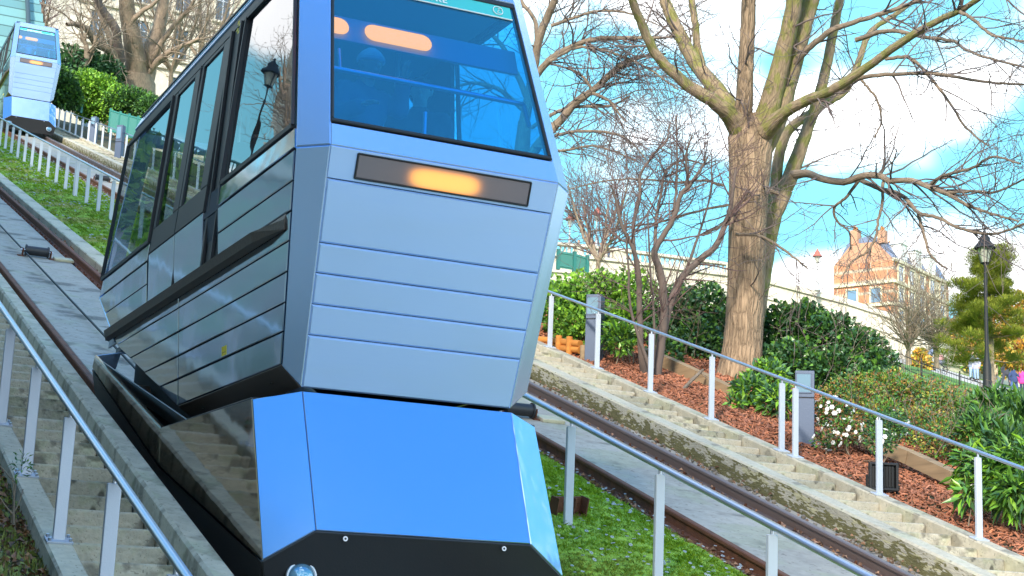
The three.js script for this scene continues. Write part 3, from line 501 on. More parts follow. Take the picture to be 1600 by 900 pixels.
    add('trough', merge([plate([C(s * (X - 0.024), 1.316, -11.35), C(s * (X - 0.024), 2.216, zRear), C(s * 0.80, 2.216 - 0.20, zRear), C(s * 0.80, 1.316 - 0.20, -11.35)], V(-s, 0.6, 0), 0.01, 0.001, 0), plate([C(s * 0.80, 1.116, -11.35), C(s * 0.80, 2.016, zRear), C(s * 0.66, 2.016, zRear), C(s * 0.66, 1.116, -11.35)], V(0, 1, 0), 0.01, 0.001, 0)]), M.darkSatin);
    add('trough_end', plate([C(s * X, 2.222, zRear - 0.004), C(s * 0.80, 2.24, zRear + 0.25), C(s * 0.80, 2.04, zRear - 0.02), C(s * X, 2.12, zRear - 0.02)], V(0, 0.4, 1), 0.01, 0.002, 0), M.silver);
    add('deck', plate([C(s * X, 1.30, -9.72), C(s * X, 1.316, -12.05), C(s * 0.60, 1.316, -11.6), C(s * 0.60, 1.30, -9.6)], V(0, 1, 0), 0.02, 0.003, 0), M.darkSatin);
  }
  add('bumper_panel', plate([C(-skB[0], skB[1] - 0.004, skB[2]), C(skB[0], skB[1] - 0.004, skB[2]), C(coB[0], coB[1] - 0.004, coB[2]), C(0.90, 0.0, -9.36), C(-0.90, 0.0, -9.36), C(-coB[0], coB[1] - 0.004, coB[2])], V(0, -0.2, 1), 0.03, 0.006, 0.002), M.darkSatin);
  for (const x of [-0.52, 0.52]) { const g = cyl(0.015, 0.015, 0.012, 14); g.rotateX(Math.PI / 2); g.translate(...C(x, 0.44, -9.142).toArray()); const r = add('panel_screw', g, M.tubeSteel); const h = cyl(0.007, 0.007, 0.014, 8); h.rotateX(Math.PI / 2); h.translate(...C(x, 0.44, -9.1415).toArray()); add('screw_hole', h, M.black, r); }
  for (const x of [-0.74, 0.74]) { const g = new THREE.SphereGeometry(0.085, 24, 12, 0, Math.PI * 2, 0, Math.PI / 2); g.rotateX(Math.PI / 2); g.scale(1, 1, 0.7); g.translate(...C(x, 0.205, -9.255).toArray()); const l = add('headlight', g, M.glassBlue); const r = new THREE.TorusGeometry(0.087, 0.012, 8, 28); r.translate(...C(x, 0.205, -9.25).toArray()); add('headlight_ring', r, M.tubeSteel, l); }
  // undercarriage
  { const q = (z, h) => C(0, yh(h, z), z); const sec = (z, h0, h1, w) => [V(-w, q(z, h0).y, q(z, h0).z), V(w, q(z, h0).y, q(z, h0).z), V(w, q(z, h1).y, q(z, h1).z), V(-w, q(z, h1).y, q(z, h1).z)];
    add('underframe', loft(sec(-9.62, 0.16, 0.50, 0.62), sec(-14.8, 0.16, 0.45, 0.62)), M.gapDark);
    add('underframe_box', loft([C(-0.62, 0.9, -9.75), C(0.62, 0.9, -9.75), C(0.62, 1.36, -9.75), C(-0.62, 1.36, -9.75)], [C(-0.62, 1.2, -12.1), C(0.62, 1.2, -12.1), C(0.62, 1.38, -12.1), C(-0.62, 1.38, -12.1)]), M.gapDark);
    for (const z of [-10.1, -14.0]) for (const s of [-1, 1]) { const g = cyl(0.20, 0.20, 0.12, 28); g.rotateZ(Math.PI / 2); const p = q(z, 0.205); g.translate(s * 0.73, p.y, p.z); add('wheel', g, M.railSteel); } }
  return o;
}
const cabin = buildCabin('near silver funicular cabin with skirt panel tinted as reflected blue sky and amber display on left track');
const SHIFT = V(8.49 - 3.82, 0, 0).addScaledVector(ALONG, 55.2);
const cabin2 = copyOf(cabin, 'far small silver funicular cabin high up the right track by the green roof', cabin.position.clone().add(SHIFT));
for (const c of [cabin, cabin2]) c.userData.group = undefined, delete c.userData.group;

// ================================================================ TREES
class Tubes {                                          // collects tapered tubes into one geometry
  constructor() { this.p = []; this.n = []; this.uv = []; this.i = []; }
  add(pts, rad, sides, rough = 0, seed = 0) {
    const base = this.p.length / 3, N = pts.length; let len = 0, nx = null;
    for (let k = 0; k < N; k++) {
      const t = pts[Math.min(k + 1, N - 1)].clone().sub(pts[Math.max(k - 1, 0)]).normalize();
      if (!nx) nx = V().crossVectors(t, Math.abs(t.y) < 0.9 ? V(0, 1, 0) : V(1, 0, 0)).normalize(); else nx.addScaledVector(t, -nx.dot(t)).normalize();
      const ny = V().crossVectors(t, nx); if (k) len += pts[k].distanceTo(pts[k - 1]);
      for (let s = 0; s <= sides; s++) {
        const a = s / sides * Math.PI * 2, c = Math.cos(a), d = Math.sin(a), r = rad[k] * (1 + (rough ? rough * (fbm(c * 1.5 + 9, d * 1.5 + seed, len / (rad[0] * 3), 3) - 0.5) : 0));
        const x = nx.x * c + ny.x * d, y = nx.y * c + ny.y * d, z = nx.z * c + ny.z * d;
        this.p.push(pts[k].x + x * r, pts[k].y + y * r, pts[k].z + z * r); this.n.push(x, y, z); this.uv.push(s / sides * Math.max(1, Math.round(rad[0] * 6.3)) , len);
      }
    }
    for (let k = 0; k < N - 1; k++) for (let s = 0; s < sides; s++) { const a = base + k * (sides + 1) + s, b = a + sides + 1; this.i.push(a, a + 1, b, b, a + 1, b + 1); }
    return this;
  }
  geo() { const g = new THREE.BufferGeometry(); g.setAttribute('position', new THREE.Float32BufferAttribute(this.p, 3)); g.setAttribute('normal', new THREE.Float32BufferAttribute(this.n, 3)); g.setAttribute('uv', new THREE.Float32BufferAttribute(this.uv, 2)); g.setIndex(this.i); return g; }
}
const rdir = () => { const z = rr(-1, 1), a = rr(0, 6.283), s = Math.sqrt(1 - z * z); return V(Math.cos(a) * s, z, Math.sin(a) * s); };
// a crooked twig with side twigs of its own
function grow(T, p, dir, r, len, lvl, o) {
  const n = Math.max(3, Math.round(len / (o.seg * (lvl ? 1 : 0.8)))), pts = [p.clone()], rad = [r], d = dir.clone().normalize(), q = p.clone();
  for (let k = 1; k <= n; k++) {
    d.addScaledVector(rdir(), o.wander).addScaledVector(V(0, 1, 0), o.lift).normalize(); q.addScaledVector(d, len / n); pts.push(q.clone()); rad.push(Math.max(o.min, r * (1 - 0.78 * k / n)));
    if (lvl > 0 && k > 0 && rnd() < o.kids / n * (lvl > 1 ? 1.2 : 1)) { const c = d.clone().addScaledVector(rdir(), 0.95).normalize(); grow(T, q, c, Math.max(o.min, rad[k] * 0.68), len * rr(0.35, 0.7), lvl - 1, o); }
  }
  T.add(pts, rad, r > 0.03 ? 6 : r > 0.012 ? 4 : 3);
}
// limbs are given as [x, y, half-width] in photograph pixels with a depth that runs from d0 to d1
function limbPath(px, d0, d1, wig = 0.02) {
  const pts = px.map(([x, y], k) => at(x, y, mix(d0, d1, k / (px.length - 1)))), c = new THREE.CatmullRomCurve3(pts, false, 'centripetal'), m = Math.max(8, px.length * 5), out = [], rad = [];
  for (let k = 0; k <= m; k++) { const t = k / m, i = Math.min(px.length - 2, Math.floor(t * (px.length - 1))), f = t * (px.length - 1) - i; out.push(c.getPoint(t).addScaledVector(rdir(), wig * rnd() * (k > 0 && k < m ? 1 : 0))); rad.push(mix(px[i][2], px[i + 1][2], f) * mix(d0, d1, t) / FOCAL); }
  return { pts: out, rad };
}
function bareTree(name, label, category, base, trunk, limbs, o, mats) {
  const t = thing(name, label, category, base), put = (T, m, n, kind) => { const g = T.geo(); g.translate(-base.x, -base.y, -base.z); return part(n, g, m, t, kind); };
  const spawn = (P, twigs, lenA, lenB, T) => { for (let k = 0; k < twigs; k++) { const i = Math.floor(rr(0.12, 1) * (P.pts.length - 1)), j = Math.max(1, i), dir = P.pts[j].clone().sub(P.pts[j - 1]).normalize().addScaledVector(rdir(), 0.9); grow(T, P.pts[i], dir, Math.min(P.rad[i] * 0.55, o.rmax), rr(lenA, lenB), o.lvl, o); } };
  const twigs = new Tubes();
  if (trunk) { const P = limbPath(trunk.px, trunk.d0, trunk.d1, 0); put(new Tubes().add(P.pts, P.rad, 28, trunk.rough ?? 0.22, 3), mats.trunk, 'trunk'); if (trunk.twigs) spawn(P, trunk.twigs, o.a, o.b, twigs); }
  for (const l of limbs) {
    const n = l.px.length, e = l.px[n - 1], f = l.px[n - 2];
    if (e[1] < -4 && e[2] > 1.2) { const k = 64 / Math.hypot(e[0] - f[0], e[1] - f[1]), dx = (e[0] - f[0]) * k, dy = (e[1] - f[1]) * k; for (let i = 1; i < 5; i++) l.px.push([e[0] + dx * i + rr(-14, 14), e[1] + dy * i + rr(-8, 8), Math.max(0.7, e[2] * (1 - i * 0.23))]); l.d1 += (l.d1 - l.d0) * 0.4; l.tw = (l.tw ?? 6) + 6; }   // limbs go on and taper above the picture
    const P = limbPath(l.px, l.d0, l.d1, o.wig ?? 0.015); put(new Tubes().add(P.pts, P.rad, l.px[0][2] > 6 ? 14 : 7, l.px[0][2] > 6 ? 0.18 : 0, l.d1), l.mat ?? mats.limb, 'limb'); spawn(P, l.tw ?? 6, o.a, o.b, twigs); }
  put(twigs, mats.twig, 'twigs', 'stuff');
  return t;
}
rnd = mulberry(101);
const D1 = 25;
bareTree('plane_tree', 'large bare tree with thick pale brown trunk and spreading mossy limbs behind right railing', 'tree', at(1157, 588, D1),
  { px: [[1154, 600, 40], [1157, 575, 33.5], [1160, 540, 30], [1163, 480, 29], [1166, 420, 28.5], [1168, 350, 29], [1170, 300, 30], [1172, 250, 33], [1173, 215, 36], [1172, 192, 30], [1171, 176, 16]], d0: D1, d1: D1, twigs: 10 },
  [
    { px: [[1172, 225, 22], [1142, 181, 15], [1119, 161, 11.5], [1072, 131, 9], [1025, 84, 7.8], [1002, 37, 7], [988, 0, 6.4], [972, -50, 5]], d0: D1, d1: 23.4, tw: 9, mat: M.barkMossy },
    { px: [[1172, 225, 24], [1142, 175, 17], [1119, 140, 13], [1088, 100, 11], [1063, 56, 10], [1044, 14, 9], [1034, -16, 8], [1024, -60, 7]], d0: D1, d1: 25.8, tw: 8, mat: M.barkMossy },
    { px: [[1098, 110, 7], [1091, 79, 6], [1086, 37, 5.5], [1081, 0, 5], [1078, -50, 4]], d0: 25.4, d1: 26, tw: 4, mat: M.barkMossy },
    { px: [[1166, 235, 24], [1161, 187, 15], [1163, 154, 13], [1165, 107, 12], [1168, 47, 11.5], [1170, 0, 11], [1173, -60, 10]], d0: D1, d1: 24.6, tw: 7, mat: M.bark },
    { px: [[1178, 235, 26], [1192, 200, 19], [1212, 130, 15], [1229, 60, 13], [1242, 0, 12], [1254, -60, 11]], d0: D1, d1: 24.6, tw: 6, mat: M.barkMossy },
    { px: [[1182, 235, 26], [1206, 197, 19], [1233, 120, 15], [1255, 40, 13.5], [1267, 0, 13], [1284, -60, 12]], d0: D1, d1: 25.2, tw: 6, mat: M.barkMossy },
    { px: [[1196, 205, 16], [1231, 173, 9], [1268, 154, 8], [1300, 141, 7.5], [1350, 108, 6.8], [1400, 72, 6], [1450, 40, 5.2], [1500, 16, 4.5], [1540, -8, 3.6], [1580, -30, 3]], d0: 24.8, d1: 21.5, tw: 18, mat: M.barkMossy },
    { px: [[1178, 520, 14], [1186, 430, 19], [1204, 345, 16], [1224, 300, 13.5], [1240, 262, 12], [1262, 200, 9], [1285, 130, 8], [1300, 60, 7], [1312, 0, 6.4], [1322, -50, 5.5]], d0: 25.6, d1: 26.4, tw: 6, mat: M.barkMossy },
    { px: [[1208, 340, 11], [1212, 290, 9], [1218, 240, 8.5], [1232, 204, 7.5], [1262, 180, 7], [1290, 161, 6.5], [1320, 142, 5.6], [1340, 100, 5], [1352, 66, 4.5], [1362, 48, 4], [1400, 22, 3.6], [1440, -6, 3]], d0: 25.8, d1: 27.5, tw: 9, mat: M.barkMossy },
    { px: [[1238, 102, 6], [1265, 75, 5], [1300, 47, 4.5], [1350, 30, 3.8], [1400, 14, 3.2], [1450, -6, 2.6]], d0: 25, d1: 23.6, tw: 9 },
    { px: [[1236, 272, 8], [1262, 272, 6], [1287, 280, 5.6], [1320, 284, 5.4], [1347, 275, 5.4], [1375, 275, 5], [1390, 282, 4.6], [1425, 282, 4.2], [1450, 292, 3.8], [1480, 303, 3.2], [1512, 321, 2.6], [1545, 332, 2.2], [1592, 346, 1.6]], d0: 25.9, d1: 22.8, tw: 24 },
    { px: [[1346, 282, 4], [1375, 295, 3.8], [1412, 307, 3.4], [1435, 332, 3], [1465, 340, 2.8], [1500, 357, 2.4], [1537, 365, 2.1], [1562, 364, 1.9], [1604, 348, 1.5]], d0: 25.2, d1: 22.6, tw: 16 },
    { px: [[1434, 330, 2.8], [1443, 365, 2.4], [1452, 395, 2], [1465, 410, 1.8], [1480, 420, 1.4]], d0: 24.4, d1: 23.8, tw: 5 },
    { px: [[1448, 292, 3], [1470, 277, 2.8], [1490, 270, 2.6], [1525, 260, 2.2], [1550, 245, 1.9], [1595, 256, 1.4]], d0: 24, d1: 22.4, tw: 12 },
    { px: [[1478, 302, 2.6], [1520, 299, 2.2], [1555, 300, 1.9], [1604, 278, 1.4]], d0: 23.6, d1: 22.6, tw: 9 },
    { px: [[1380, 284, 2.8], [1378, 320, 2.4], [1372, 345, 2.2], [1368, 372, 2], [1352, 395, 1.8], [1330, 410, 1.5], [1314, 436, 1.2]], d0: 25, d1: 24.4, tw: 8 },
    { px: [[1342, 282, 2.8], [1320, 310, 2.4], [1303, 325, 2.2], [1308, 345, 1.8], [1326, 362, 1.5], [1330, 390, 1.2]], d0: 25.2, d1: 25.6, tw: 10 },
    { px: [[1318, 142, 4.4], [1345, 122, 3.6], [1400, 116, 3.2], [1460, 115, 2.8], [1520, 125, 2.4], [1560, 130, 2], [1610, 132, 1.6]], d0: 25, d1: 22.2, tw: 14 },
    { px: [[1338, 62, 4], [1390, 48, 3.4], [1440, 57, 3], [1490, 65, 2.6], [1510, 78, 2.3], [1560, 95, 2], [1610, 106, 1.6]], d0: 26, d1: 23, tw: 14 },
    { px: [[1384, 92, 3], [1420, 90, 2.8], [1450, 118, 2.5], [1480, 155, 2.2], [1510, 200, 1.9], [1545, 228, 1.4]], d0: 24.4, d1: 23.4, tw: 10 },
    { px: [[1346, 125, 2.4], [1352, 132, 2.2], [1372, 158, 1.9], [1376, 195, 1.5], [1366, 215, 1.1]], d0: 25, d1: 25, tw: 5 },
    { px: [[1500, 18, 3], [1520, 30, 2.5], [1545, 52, 2.1], [1575, 60, 1.8], [1612, 66, 1.5]], d0: 22.2, d1: 21.6, tw: 8 },
    { px: [[1216, 302, 3.4], [1190, 296, 3], [1160, 312, 2.8], [1140, 334, 2.5], [1126, 352, 2.2], [1098, 368, 1.6]], d0: 25.1, d1: 24.2, tw: 8 },
    { px: [[1150, 366, 2.6], [1184, 368, 2.4], [1210, 380, 2.2], [1238, 400, 1.8], [1262, 420, 1.3]], d0: 24.3, d1: 24, tw: 8 },
    { px: [[1168, 520, 1.5], [1130, 290, 2.4], [1100, 282, 2], [1060, 285, 1.8], [1000, 280, 1.5], [940, 284, 1.2], [888, 296, 0.9]].slice(1), d0: 24.4, d1: 23.6, tw: 8 },
    { px: [[1138, 320, 2.2], [1090, 330, 1.9], [1040, 345, 1.7], [980, 355, 1.4], [920, 362, 1.1]], d0: 24.4, d1: 24, tw: 8 },
  ], { seg: 0.16, wander: 0.26, lift: 0.012, kids: 2.6, min: 0.0034, rmax: 0.018, lvl: 2, a: 0.55, b: 1.5, wig: 0.012 }, { trunk: M.bark, limb: M.barkGrey, twig: M.twig });

const D2 = 23.4;
bareTree('small_tree', 'small bare multi-stemmed tree with dark reddish stems in the mulch bed', 'tree', at(1015, 582, D2), null, [
  { px: [[1007, 590, 6.5], [1001, 539, 5], [999, 459, 4.4], [998, 427, 4], [989, 388, 3.4], [973, 356, 2.8], [961, 308, 2], [955, 290, 1.2]], d0: D2, d1: 22.8, tw: 10 },
  { px: [[1026, 585, 8], [1036, 510, 6.8], [1037, 459, 6.2], [1031, 423, 5.6], [1022, 396, 5], [1034, 372, 4.4], [1052, 342, 4], [1065, 302, 3.4], [1077, 290, 3], [1095, 264, 2.2], [1106, 245, 1.4]], d0: D2, d1: 23, tw: 16 },
  { px: [[1034, 530, 7], [1041, 497, 6.6], [1051, 463, 6], [1066, 433, 5.6], [1092, 407, 5.2], [1118, 385, 4.8], [1131, 356, 4.2], [1140, 330, 3.6], [1145, 296, 2.8], [1150, 262, 1.8]], d0: D2, d1: 23.8, tw: 14 },
  { px: [[998, 450, 3.4], [990, 378, 3], [990, 352, 2.8], [1000, 300, 2.6], [1000, 275, 2.4], [1025, 237, 2], [1040, 222, 1.5], [1048, 190, 1]], d0: D2, d1: 23.6, tw: 14 },
  { px: [[1024, 392, 3.2], [1025, 345, 2.6], [1032, 307, 2.4], [1042, 265, 2.2], [1070, 250, 1.8], [1100, 257, 1.3]], d0: D2, d1: 24.2, tw: 12 },
  { px: [[1050, 345, 2.2], [1056, 300, 1.9], [1058, 240, 1.6], [1056, 180, 1.1]], d0: D2, d1: 23.6, tw: 8 },
  { px: [[1072, 296, 2.2], [1074, 270, 2], [1072, 245, 1.7], [1082, 210, 1.2]], d0: 23.2, d1: 23, tw: 7 },
  { px: [[990, 380, 2], [970, 375, 1.9], [955, 362, 1.7], [948, 355, 1.4]], d0: 23.4, d1: 23.4, tw: 4 },
  { px: [[1015, 575, 3.4], [985, 480, 2.2], [982, 420, 1.8], [975, 330, 1.4]], d0: 23.2, d1: 23, tw: 6 },
  { px: [[1020, 575, 3], [1022, 500, 2], [1016, 420, 1.7], [1012, 330, 1.2]], d0: 23.2, d1: 22.8, tw: 6 },
  { px: [[1040, 505, 3], [1090, 372, 2], [1110, 300, 1.4], [1112, 240, 1]], d0: 23.6, d1: 24, tw: 7 },
], { seg: 0.14, wander: 0.22, lift: 0.05, kids: 3.0, min: 0.003, rmax: 0.016, lvl: 2, a: 0.45, b: 1.3, wig: 0.008 }, { trunk: M.barkGrey, limb: std({ color: lin(0.15, 0.115, 0.10), roughness: 0.9 }), twig: M.twigRed });

const D3 = 33;
bareTree('grey_tree', 'bare grey tree whose limbs reach out from behind the near cabin', 'tree', at(808, 660, D3), { px: [[808, 660, 24], [806, 500, 19], [808, 380, 17], [812, 280, 14], [820, 190, 10]], d0: D3, d1: D3 }, [
  { px: [[818, 200, 9], [835, 100, 7], [842, 62, 6.4], [857, 22, 6], [867, 0, 5.6], [880, -50, 5]], d0: D3, d1: 32, tw: 9 },
  { px: [[838, 80, 4], [836, 32, 3.4], [817, 5, 3], [800, -20, 2.4]], d0: D3, d1: 33.4, tw: 5 },
  { px: [[822, 150, 6.5], [852, 100, 5.4], [885, 77, 4.6], [925, 62, 4], [962, 59, 3.4], [1012, 60, 2.6], [1056, 57, 1.8]], d0: D3, d1: 31.4, tw: 24 },
  { px: [[816, 260, 9], [845, 222, 7.4], [876, 188, 6.6], [900, 160, 6], [927, 141, 5.4], [955, 115, 4.8], [980, 96, 4], [1004, 88, 2.6], [1040, 84, 1.6]], d0: D3, d1: 32, tw: 24 },
  { px: [[830, 200, 3.4], [870, 175, 2.8], [900, 167, 2.5], [955, 165, 2.1], [985, 150, 1.4]], d0: D3, d1: 32.4, tw: 14 },
  { px: [[828, 235, 3.2], [878, 209, 2.6], [905, 205, 2.4], [965, 210, 2], [990, 226, 1.4], [1010, 250, 1]], d0: D3, d1: 32, tw: 16 },
  { px: [[926, 143, 2.6], [915, 125, 2.2], [900, 112, 1.9], [884, 106, 1.4]], d0: 32.4, d1: 32.6, tw: 6 },
  { px: [[926, 145, 2.6], [942, 152, 2.3], [955, 160, 2], [965, 175, 1.7], [978, 190, 1.2]], d0: 32.4, d1: 32, tw: 9 },
  { px: [[860, 95, 2.6], [900, 75, 2.2], [940, 78, 2], [1000, 100, 1.7], [1060, 140, 1.2]], d0: 32.6, d1: 31.5, tw: 20 },
  { px: [[862, 40, 3], [890, 30, 2.5], [930, 18, 2.1], [980, 20, 1.6], [1030, 40, 1]], d0: 32.4, d1: 31.6, tw: 20 },
  { px: [[826, 180, 4], [780, 140, 3.4], [740, 130, 2.6], [700, 140, 1.8]], d0: D3, d1: 32.6, tw: 12 },
  { px: [[822, 150, 5], [790, 80, 4], [760, 40, 3], [740, -10, 2]], d0: D3, d1: 33.6, tw: 12 },
  { px: [[835, 228, 2.4], [880, 235, 2], [930, 228, 1.7], [990, 250, 1.2]], d0: 32.8, d1: 32.2, tw: 14 },
], { seg: 0.18, wander: 0.24, lift: 0.0, kids: 3.1, min: 0.0042, rmax: 0.02, lvl: 2, a: 0.7, b: 1.9 }, { trunk: M.barkGrey, limb: M.barkGrey, twig: M.twig });

const D4 = 92;
bareTree('old_tree', 'massive bare tree with several thick limbs before the cream building', 'tree', at(207, 172, D4), { px: [[207, 180, 40.5], [207, 150, 33.8], [208, 128, 32.4], [210, 112, 24.3]], d0: D4, d1: D4 }, [
  { px: [[208, 140, 20.2], [212, 100, 16.2], [207, 62, 13.5], [200, 25, 12.2], [197, -6, 10.8], [193, -50, 8.1]], d0: D4, d1: 90, tw: 14 },
  { px: [[214, 145, 18.9], [226, 122, 14.9], [237, 75, 12.2], [250, 37, 10.1], [256, -5, 8.1], [262, -50, 6.8]], d0: D4, d1: 93, tw: 16 },
  { px: [[202, 150, 14.9], [192, 125, 10.8], [181, 95, 8.8], [170, 78, 6.8], [150, 67, 5.9], [136, 46, 4.9], [120, 38, 4.1], [104, 38, 3.0]], d0: D4, d1: 88, tw: 16 },
  { px: [[187, 95, 8.8], [184, 72, 7.4], [180, 45, 6.8], [162, 18, 5.7], [150, -5, 4.9], [140, -40, 4.1]], d0: 91, d1: 88, tw: 14, mat: M.twig },
  { px: [[178, 82, 5.4], [168, 50, 4.6], [155, 18, 4.1], [146, -20, 3.2]], d0: 91, d1: 92, tw: 10 },
  { px: [[194, 48, 4.6], [217, 22, 3.8], [242, 4, 3.0], [262, -20, 2.2]], d0: 91, d1: 89, tw: 10 },
  { px: [[228, 118, 5.9], [252, 90, 4.6], [280, 74, 3.5], [312, 60, 2.4]], d0: 92, d1: 90, tw: 16 },
  { px: [[232, 100, 5.4], [262, 52, 4.3], [290, 20, 3.2], [312, -12, 2.2]], d0: 92, d1: 90, tw: 16 },
  { px: [[132, 124, 6.1], [131, 105, 5.4], [136, 88, 4.9], [134, 70, 3.5], [126, 52, 2.4]], d0: 88, d1: 88, tw: 9, mat: M.twigPale },
  { px: [[136, 90, 4.1], [146, 74, 3.2], [152, 56, 2.2]], d0: 88, d1: 87.6, tw: 6, mat: M.twigPale },
], { seg: 0.4, wander: 0.24, lift: 0.02, kids: 2.8, min: 0.009, rmax: 0.045, lvl: 2, a: 1.6, b: 3.6, wig: 0.04 }, { trunk: M.barkGrey, limb: M.barkGrey, twig: M.twigPale });
// slighter bare trees around the upper station and the hilltop
const farTree = (label, x, y, d, h, mat, seed) => { rnd = mulberry(seed); const L = []; for (let k = 0; k < 6; k++) { const a = rr(-0.6, 0.6); L.push({ px: [[x, y - h * 0.3, 3], [x + a * h * 0.3, y - h * 0.55, 2.2], [x + a * h * 0.55 + rr(-4, 4), y - h * 0.95 * rr(0.75, 1.05), 1]], d0: d, d1: d + rr(-2, 2), tw: 12 }); }
  return bareTree('slender_tree', label, 'tree', at(x, y, d), { px: [[x, y, 4.5], [x - 1, y - h * 0.2, 3.6], [x, y - h * 0.34, 3.2]], d0: d, d1: d }, L, { seg: 0.5, wander: 0.22, lift: 0.05, kids: 2.2, min: 0.008, rmax: 0.03, lvl: 2, a: 1.4, b: 3.4, wig: 0.04 }, { trunk: M.barkGrey, limb: M.barkGrey, twig: mat }); };
farTree('slender bare tree between the old tree and the near cabin roof', 268, 170, 96, 190, M.twigPale, 5);
farTree('slender bare tree just above the near cabin roof', 312, 150, 100, 190, M.twig, 6);
farTree('bare reddish tree behind the green station roof', 62, 120, 118, 150, M.twigRed, 8);
farTree('faint bare tree in front of the terrace wall beside the small tree', 935, 470, 60, 200, M.twigRed, 9);
farTree('pale bare bush beside the brick house wall', 1420, 570, 72, 78, M.twigPale, 11);
farTree('pale bare bush under the pine tree', 1464, 576, 74, 82, M.twigPale, 12);

{ const s = scene.getObjectByName('slender_tree'); for (const [x, z, l] of [[-13, -70, 'bare tree on the stepped street above the row of houses'], [-19, -86, 'bare tree at the top of the stepped street']]) copyOf(s, l, V(x, groundY(x, z), z), 1.2); }

// ================================================================ SHRUBS AND GROUND COVER
function leafGeo(l, w, fold = 0.25) {
  const g = new THREE.BufferGeometry();
  g.setAttribute('position', new THREE.Float32BufferAttribute([0, 0, 0, -w / 2, w * fold, l * 0.45, 0, 0, l * 0.5, 0, 0, l * 0.5, w / 2, w * fold, l * 0.45, 0, 0, 0, -w / 2, w * fold, l * 0.45, 0, -l * 0.06, l, 0, 0, l * 0.5, 0, 0, l * 0.5, 0, -l * 0.06, l, w / 2, w * fold, l * 0.45], 3));
  g.computeVertexNormals(); return boxUV(g);
}
const dummy = new THREE.Object3D(), tint = new THREE.Color();
function scatter(name, geo, mat, n, place, parent) {      // place(dummy, tint) sets one copy
  const m = new THREE.InstancedMesh(geo, mat, n); m.name = name; m.userData.kind = 'stuff'; shade(m);
  for (let i = 0; i < n; i++) { dummy.position.set(0, 0, 0); dummy.rotation.set(0, 0, 0); dummy.scale.set(1, 1, 1); tint.setRGB(0.1, 0.2, 0.05); place(dummy, tint, i); dummy.updateMatrix(); m.setMatrixAt(i, dummy.matrix); m.setColorAt(i, tint); }
  parent.add(m); return m;
}
// blobs: [px, py, distance, radius across, radius up]; tones: pairs of linear colours to mix
function shrub(name, label, category, blobs, n, leaf, tones, { stems = 5, flowers = 0, mat = M.leaf, droop = 0, bareStems = 0, group } = {}) {
  const B = blobs.map(([x, y, d, r, v = r]) => ({ c: at(x, y, d), r, v })), lowest = B.reduce((a, b) => b.c.y - b.v < a.c.y - a.v ? b : a);
  const base = V(lowest.c.x, groundY(lowest.c.x, lowest.c.z), lowest.c.z), t = thing(name, label, category, base, 0, group);
  const wt = B.map((b) => b.r * b.r * b.v), sum = wt.reduce((a, b) => a + b), cdf = []; wt.reduce((a, w, i) => cdf[i] = a + w / sum, 0);
  const spot = () => { const u = rnd(), b = B[cdf.findIndex((c) => u <= c)] ?? B[0], d = rdir(); const lump = 0.72 + 0.5 * fbm(d.x * 2.2 + b.c.x, d.y * 2.2, d.z * 2.2, 3); const rad = Math.pow(rnd(), 0.38) * lump; return { b, d, p: V(d.x * b.r * rad, d.y * b.v * rad, d.z * b.r * rad).add(b.c), rad }; };
  scatter('foliage', leaf, mat, n, (o, c) => {
    const s = spot(); o.position.copy(s.p).sub(base);
    const f = s.d.clone().addScaledVector(rdir(), 0.9).addScaledVector(V(0, 1, 0), 0.25 - droop).normalize(); o.lookAt(o.position.clone().add(f)); o.rotateZ(rr(-1.2, 1.2)); o.scale.setScalar(rr(0.65, 1.25));
    const q = pick(tones), k = rr(0.6, 1.25), m = rnd(); c.setRGB(mix(q[0][0], q[1][0], m) * k, mix(q[0][1], q[1][1], m) * k, mix(q[0][2], q[1][2], m) * k);
  }, t);
  const T = new Tubes(), o = { seg: 0.14, wander: 0.16, lift: 0.05, kids: 2.5, min: 0.004 };
  for (let k = 0; k < stems; k++) { const b = pick(B), p = V(b.c.x + rr(-0.4, 0.4) * b.r, 0, b.c.z + rr(-0.4, 0.4) * b.r); p.y = Math.min(groundY(p.x, p.z), b.c.y - b.v * 0.5); const e = b.c.clone().add(rdir().multiplyScalar(b.r * 0.6)); grow(T, p.sub(base), e.sub(base).sub(p), 0.012 + 0.006 * b.r, e.length() * 0 + Math.max(0.3, b.v * 1.5), 1, o); }
  for (let k = 0; k < bareStems; k++) { const b = pick(B), p = b.c.clone().add(V(rr(-1, 1) * b.r, -b.v * 0.8, rr(-1, 1) * b.r)).sub(base); grow(T, p, V(rr(-0.5, 0.5), 1, rr(-0.5, 0.5)), 0.008, b.v * rr(1.4, 2.4), 2, { ...o, kids: 3, min: 0.003 }); }
  if (stems + bareStems) part('stems', T.geo().translate(0, 0, 0), M.twigPale, t, 'stuff');
  if (flowers) { const petals = merge([0, 1, 2, 3, 4, 5].map((k) => { const g = new THREE.SphereGeometry(0.02, 7, 5); g.scale(1, 0.45, 0.7); g.translate(0.018, 0.004, 0); g.rotateZ(0.4); g.rotateY(k * Math.PI / 3); return g; }));
    scatter('flowers', petals, std({ color: lin(1, 1, 1), roughness: 0.7 }), flowers, (o2, c) => { const s = spot(); o2.position.copy(s.b.c).addScaledVector(V(s.d.x * s.b.r, s.d.y * s.b.v, s.d.z * s.b.r), 0.95).sub(base); o2.lookAt(o2.position.clone().add(s.d)); o2.rotateX(Math.PI / 2); o2.scale.setScalar(rr(0.5, 1.05)); c.setRGB(0.82, 0.8, 0.76); }, t); }
  return t;
}
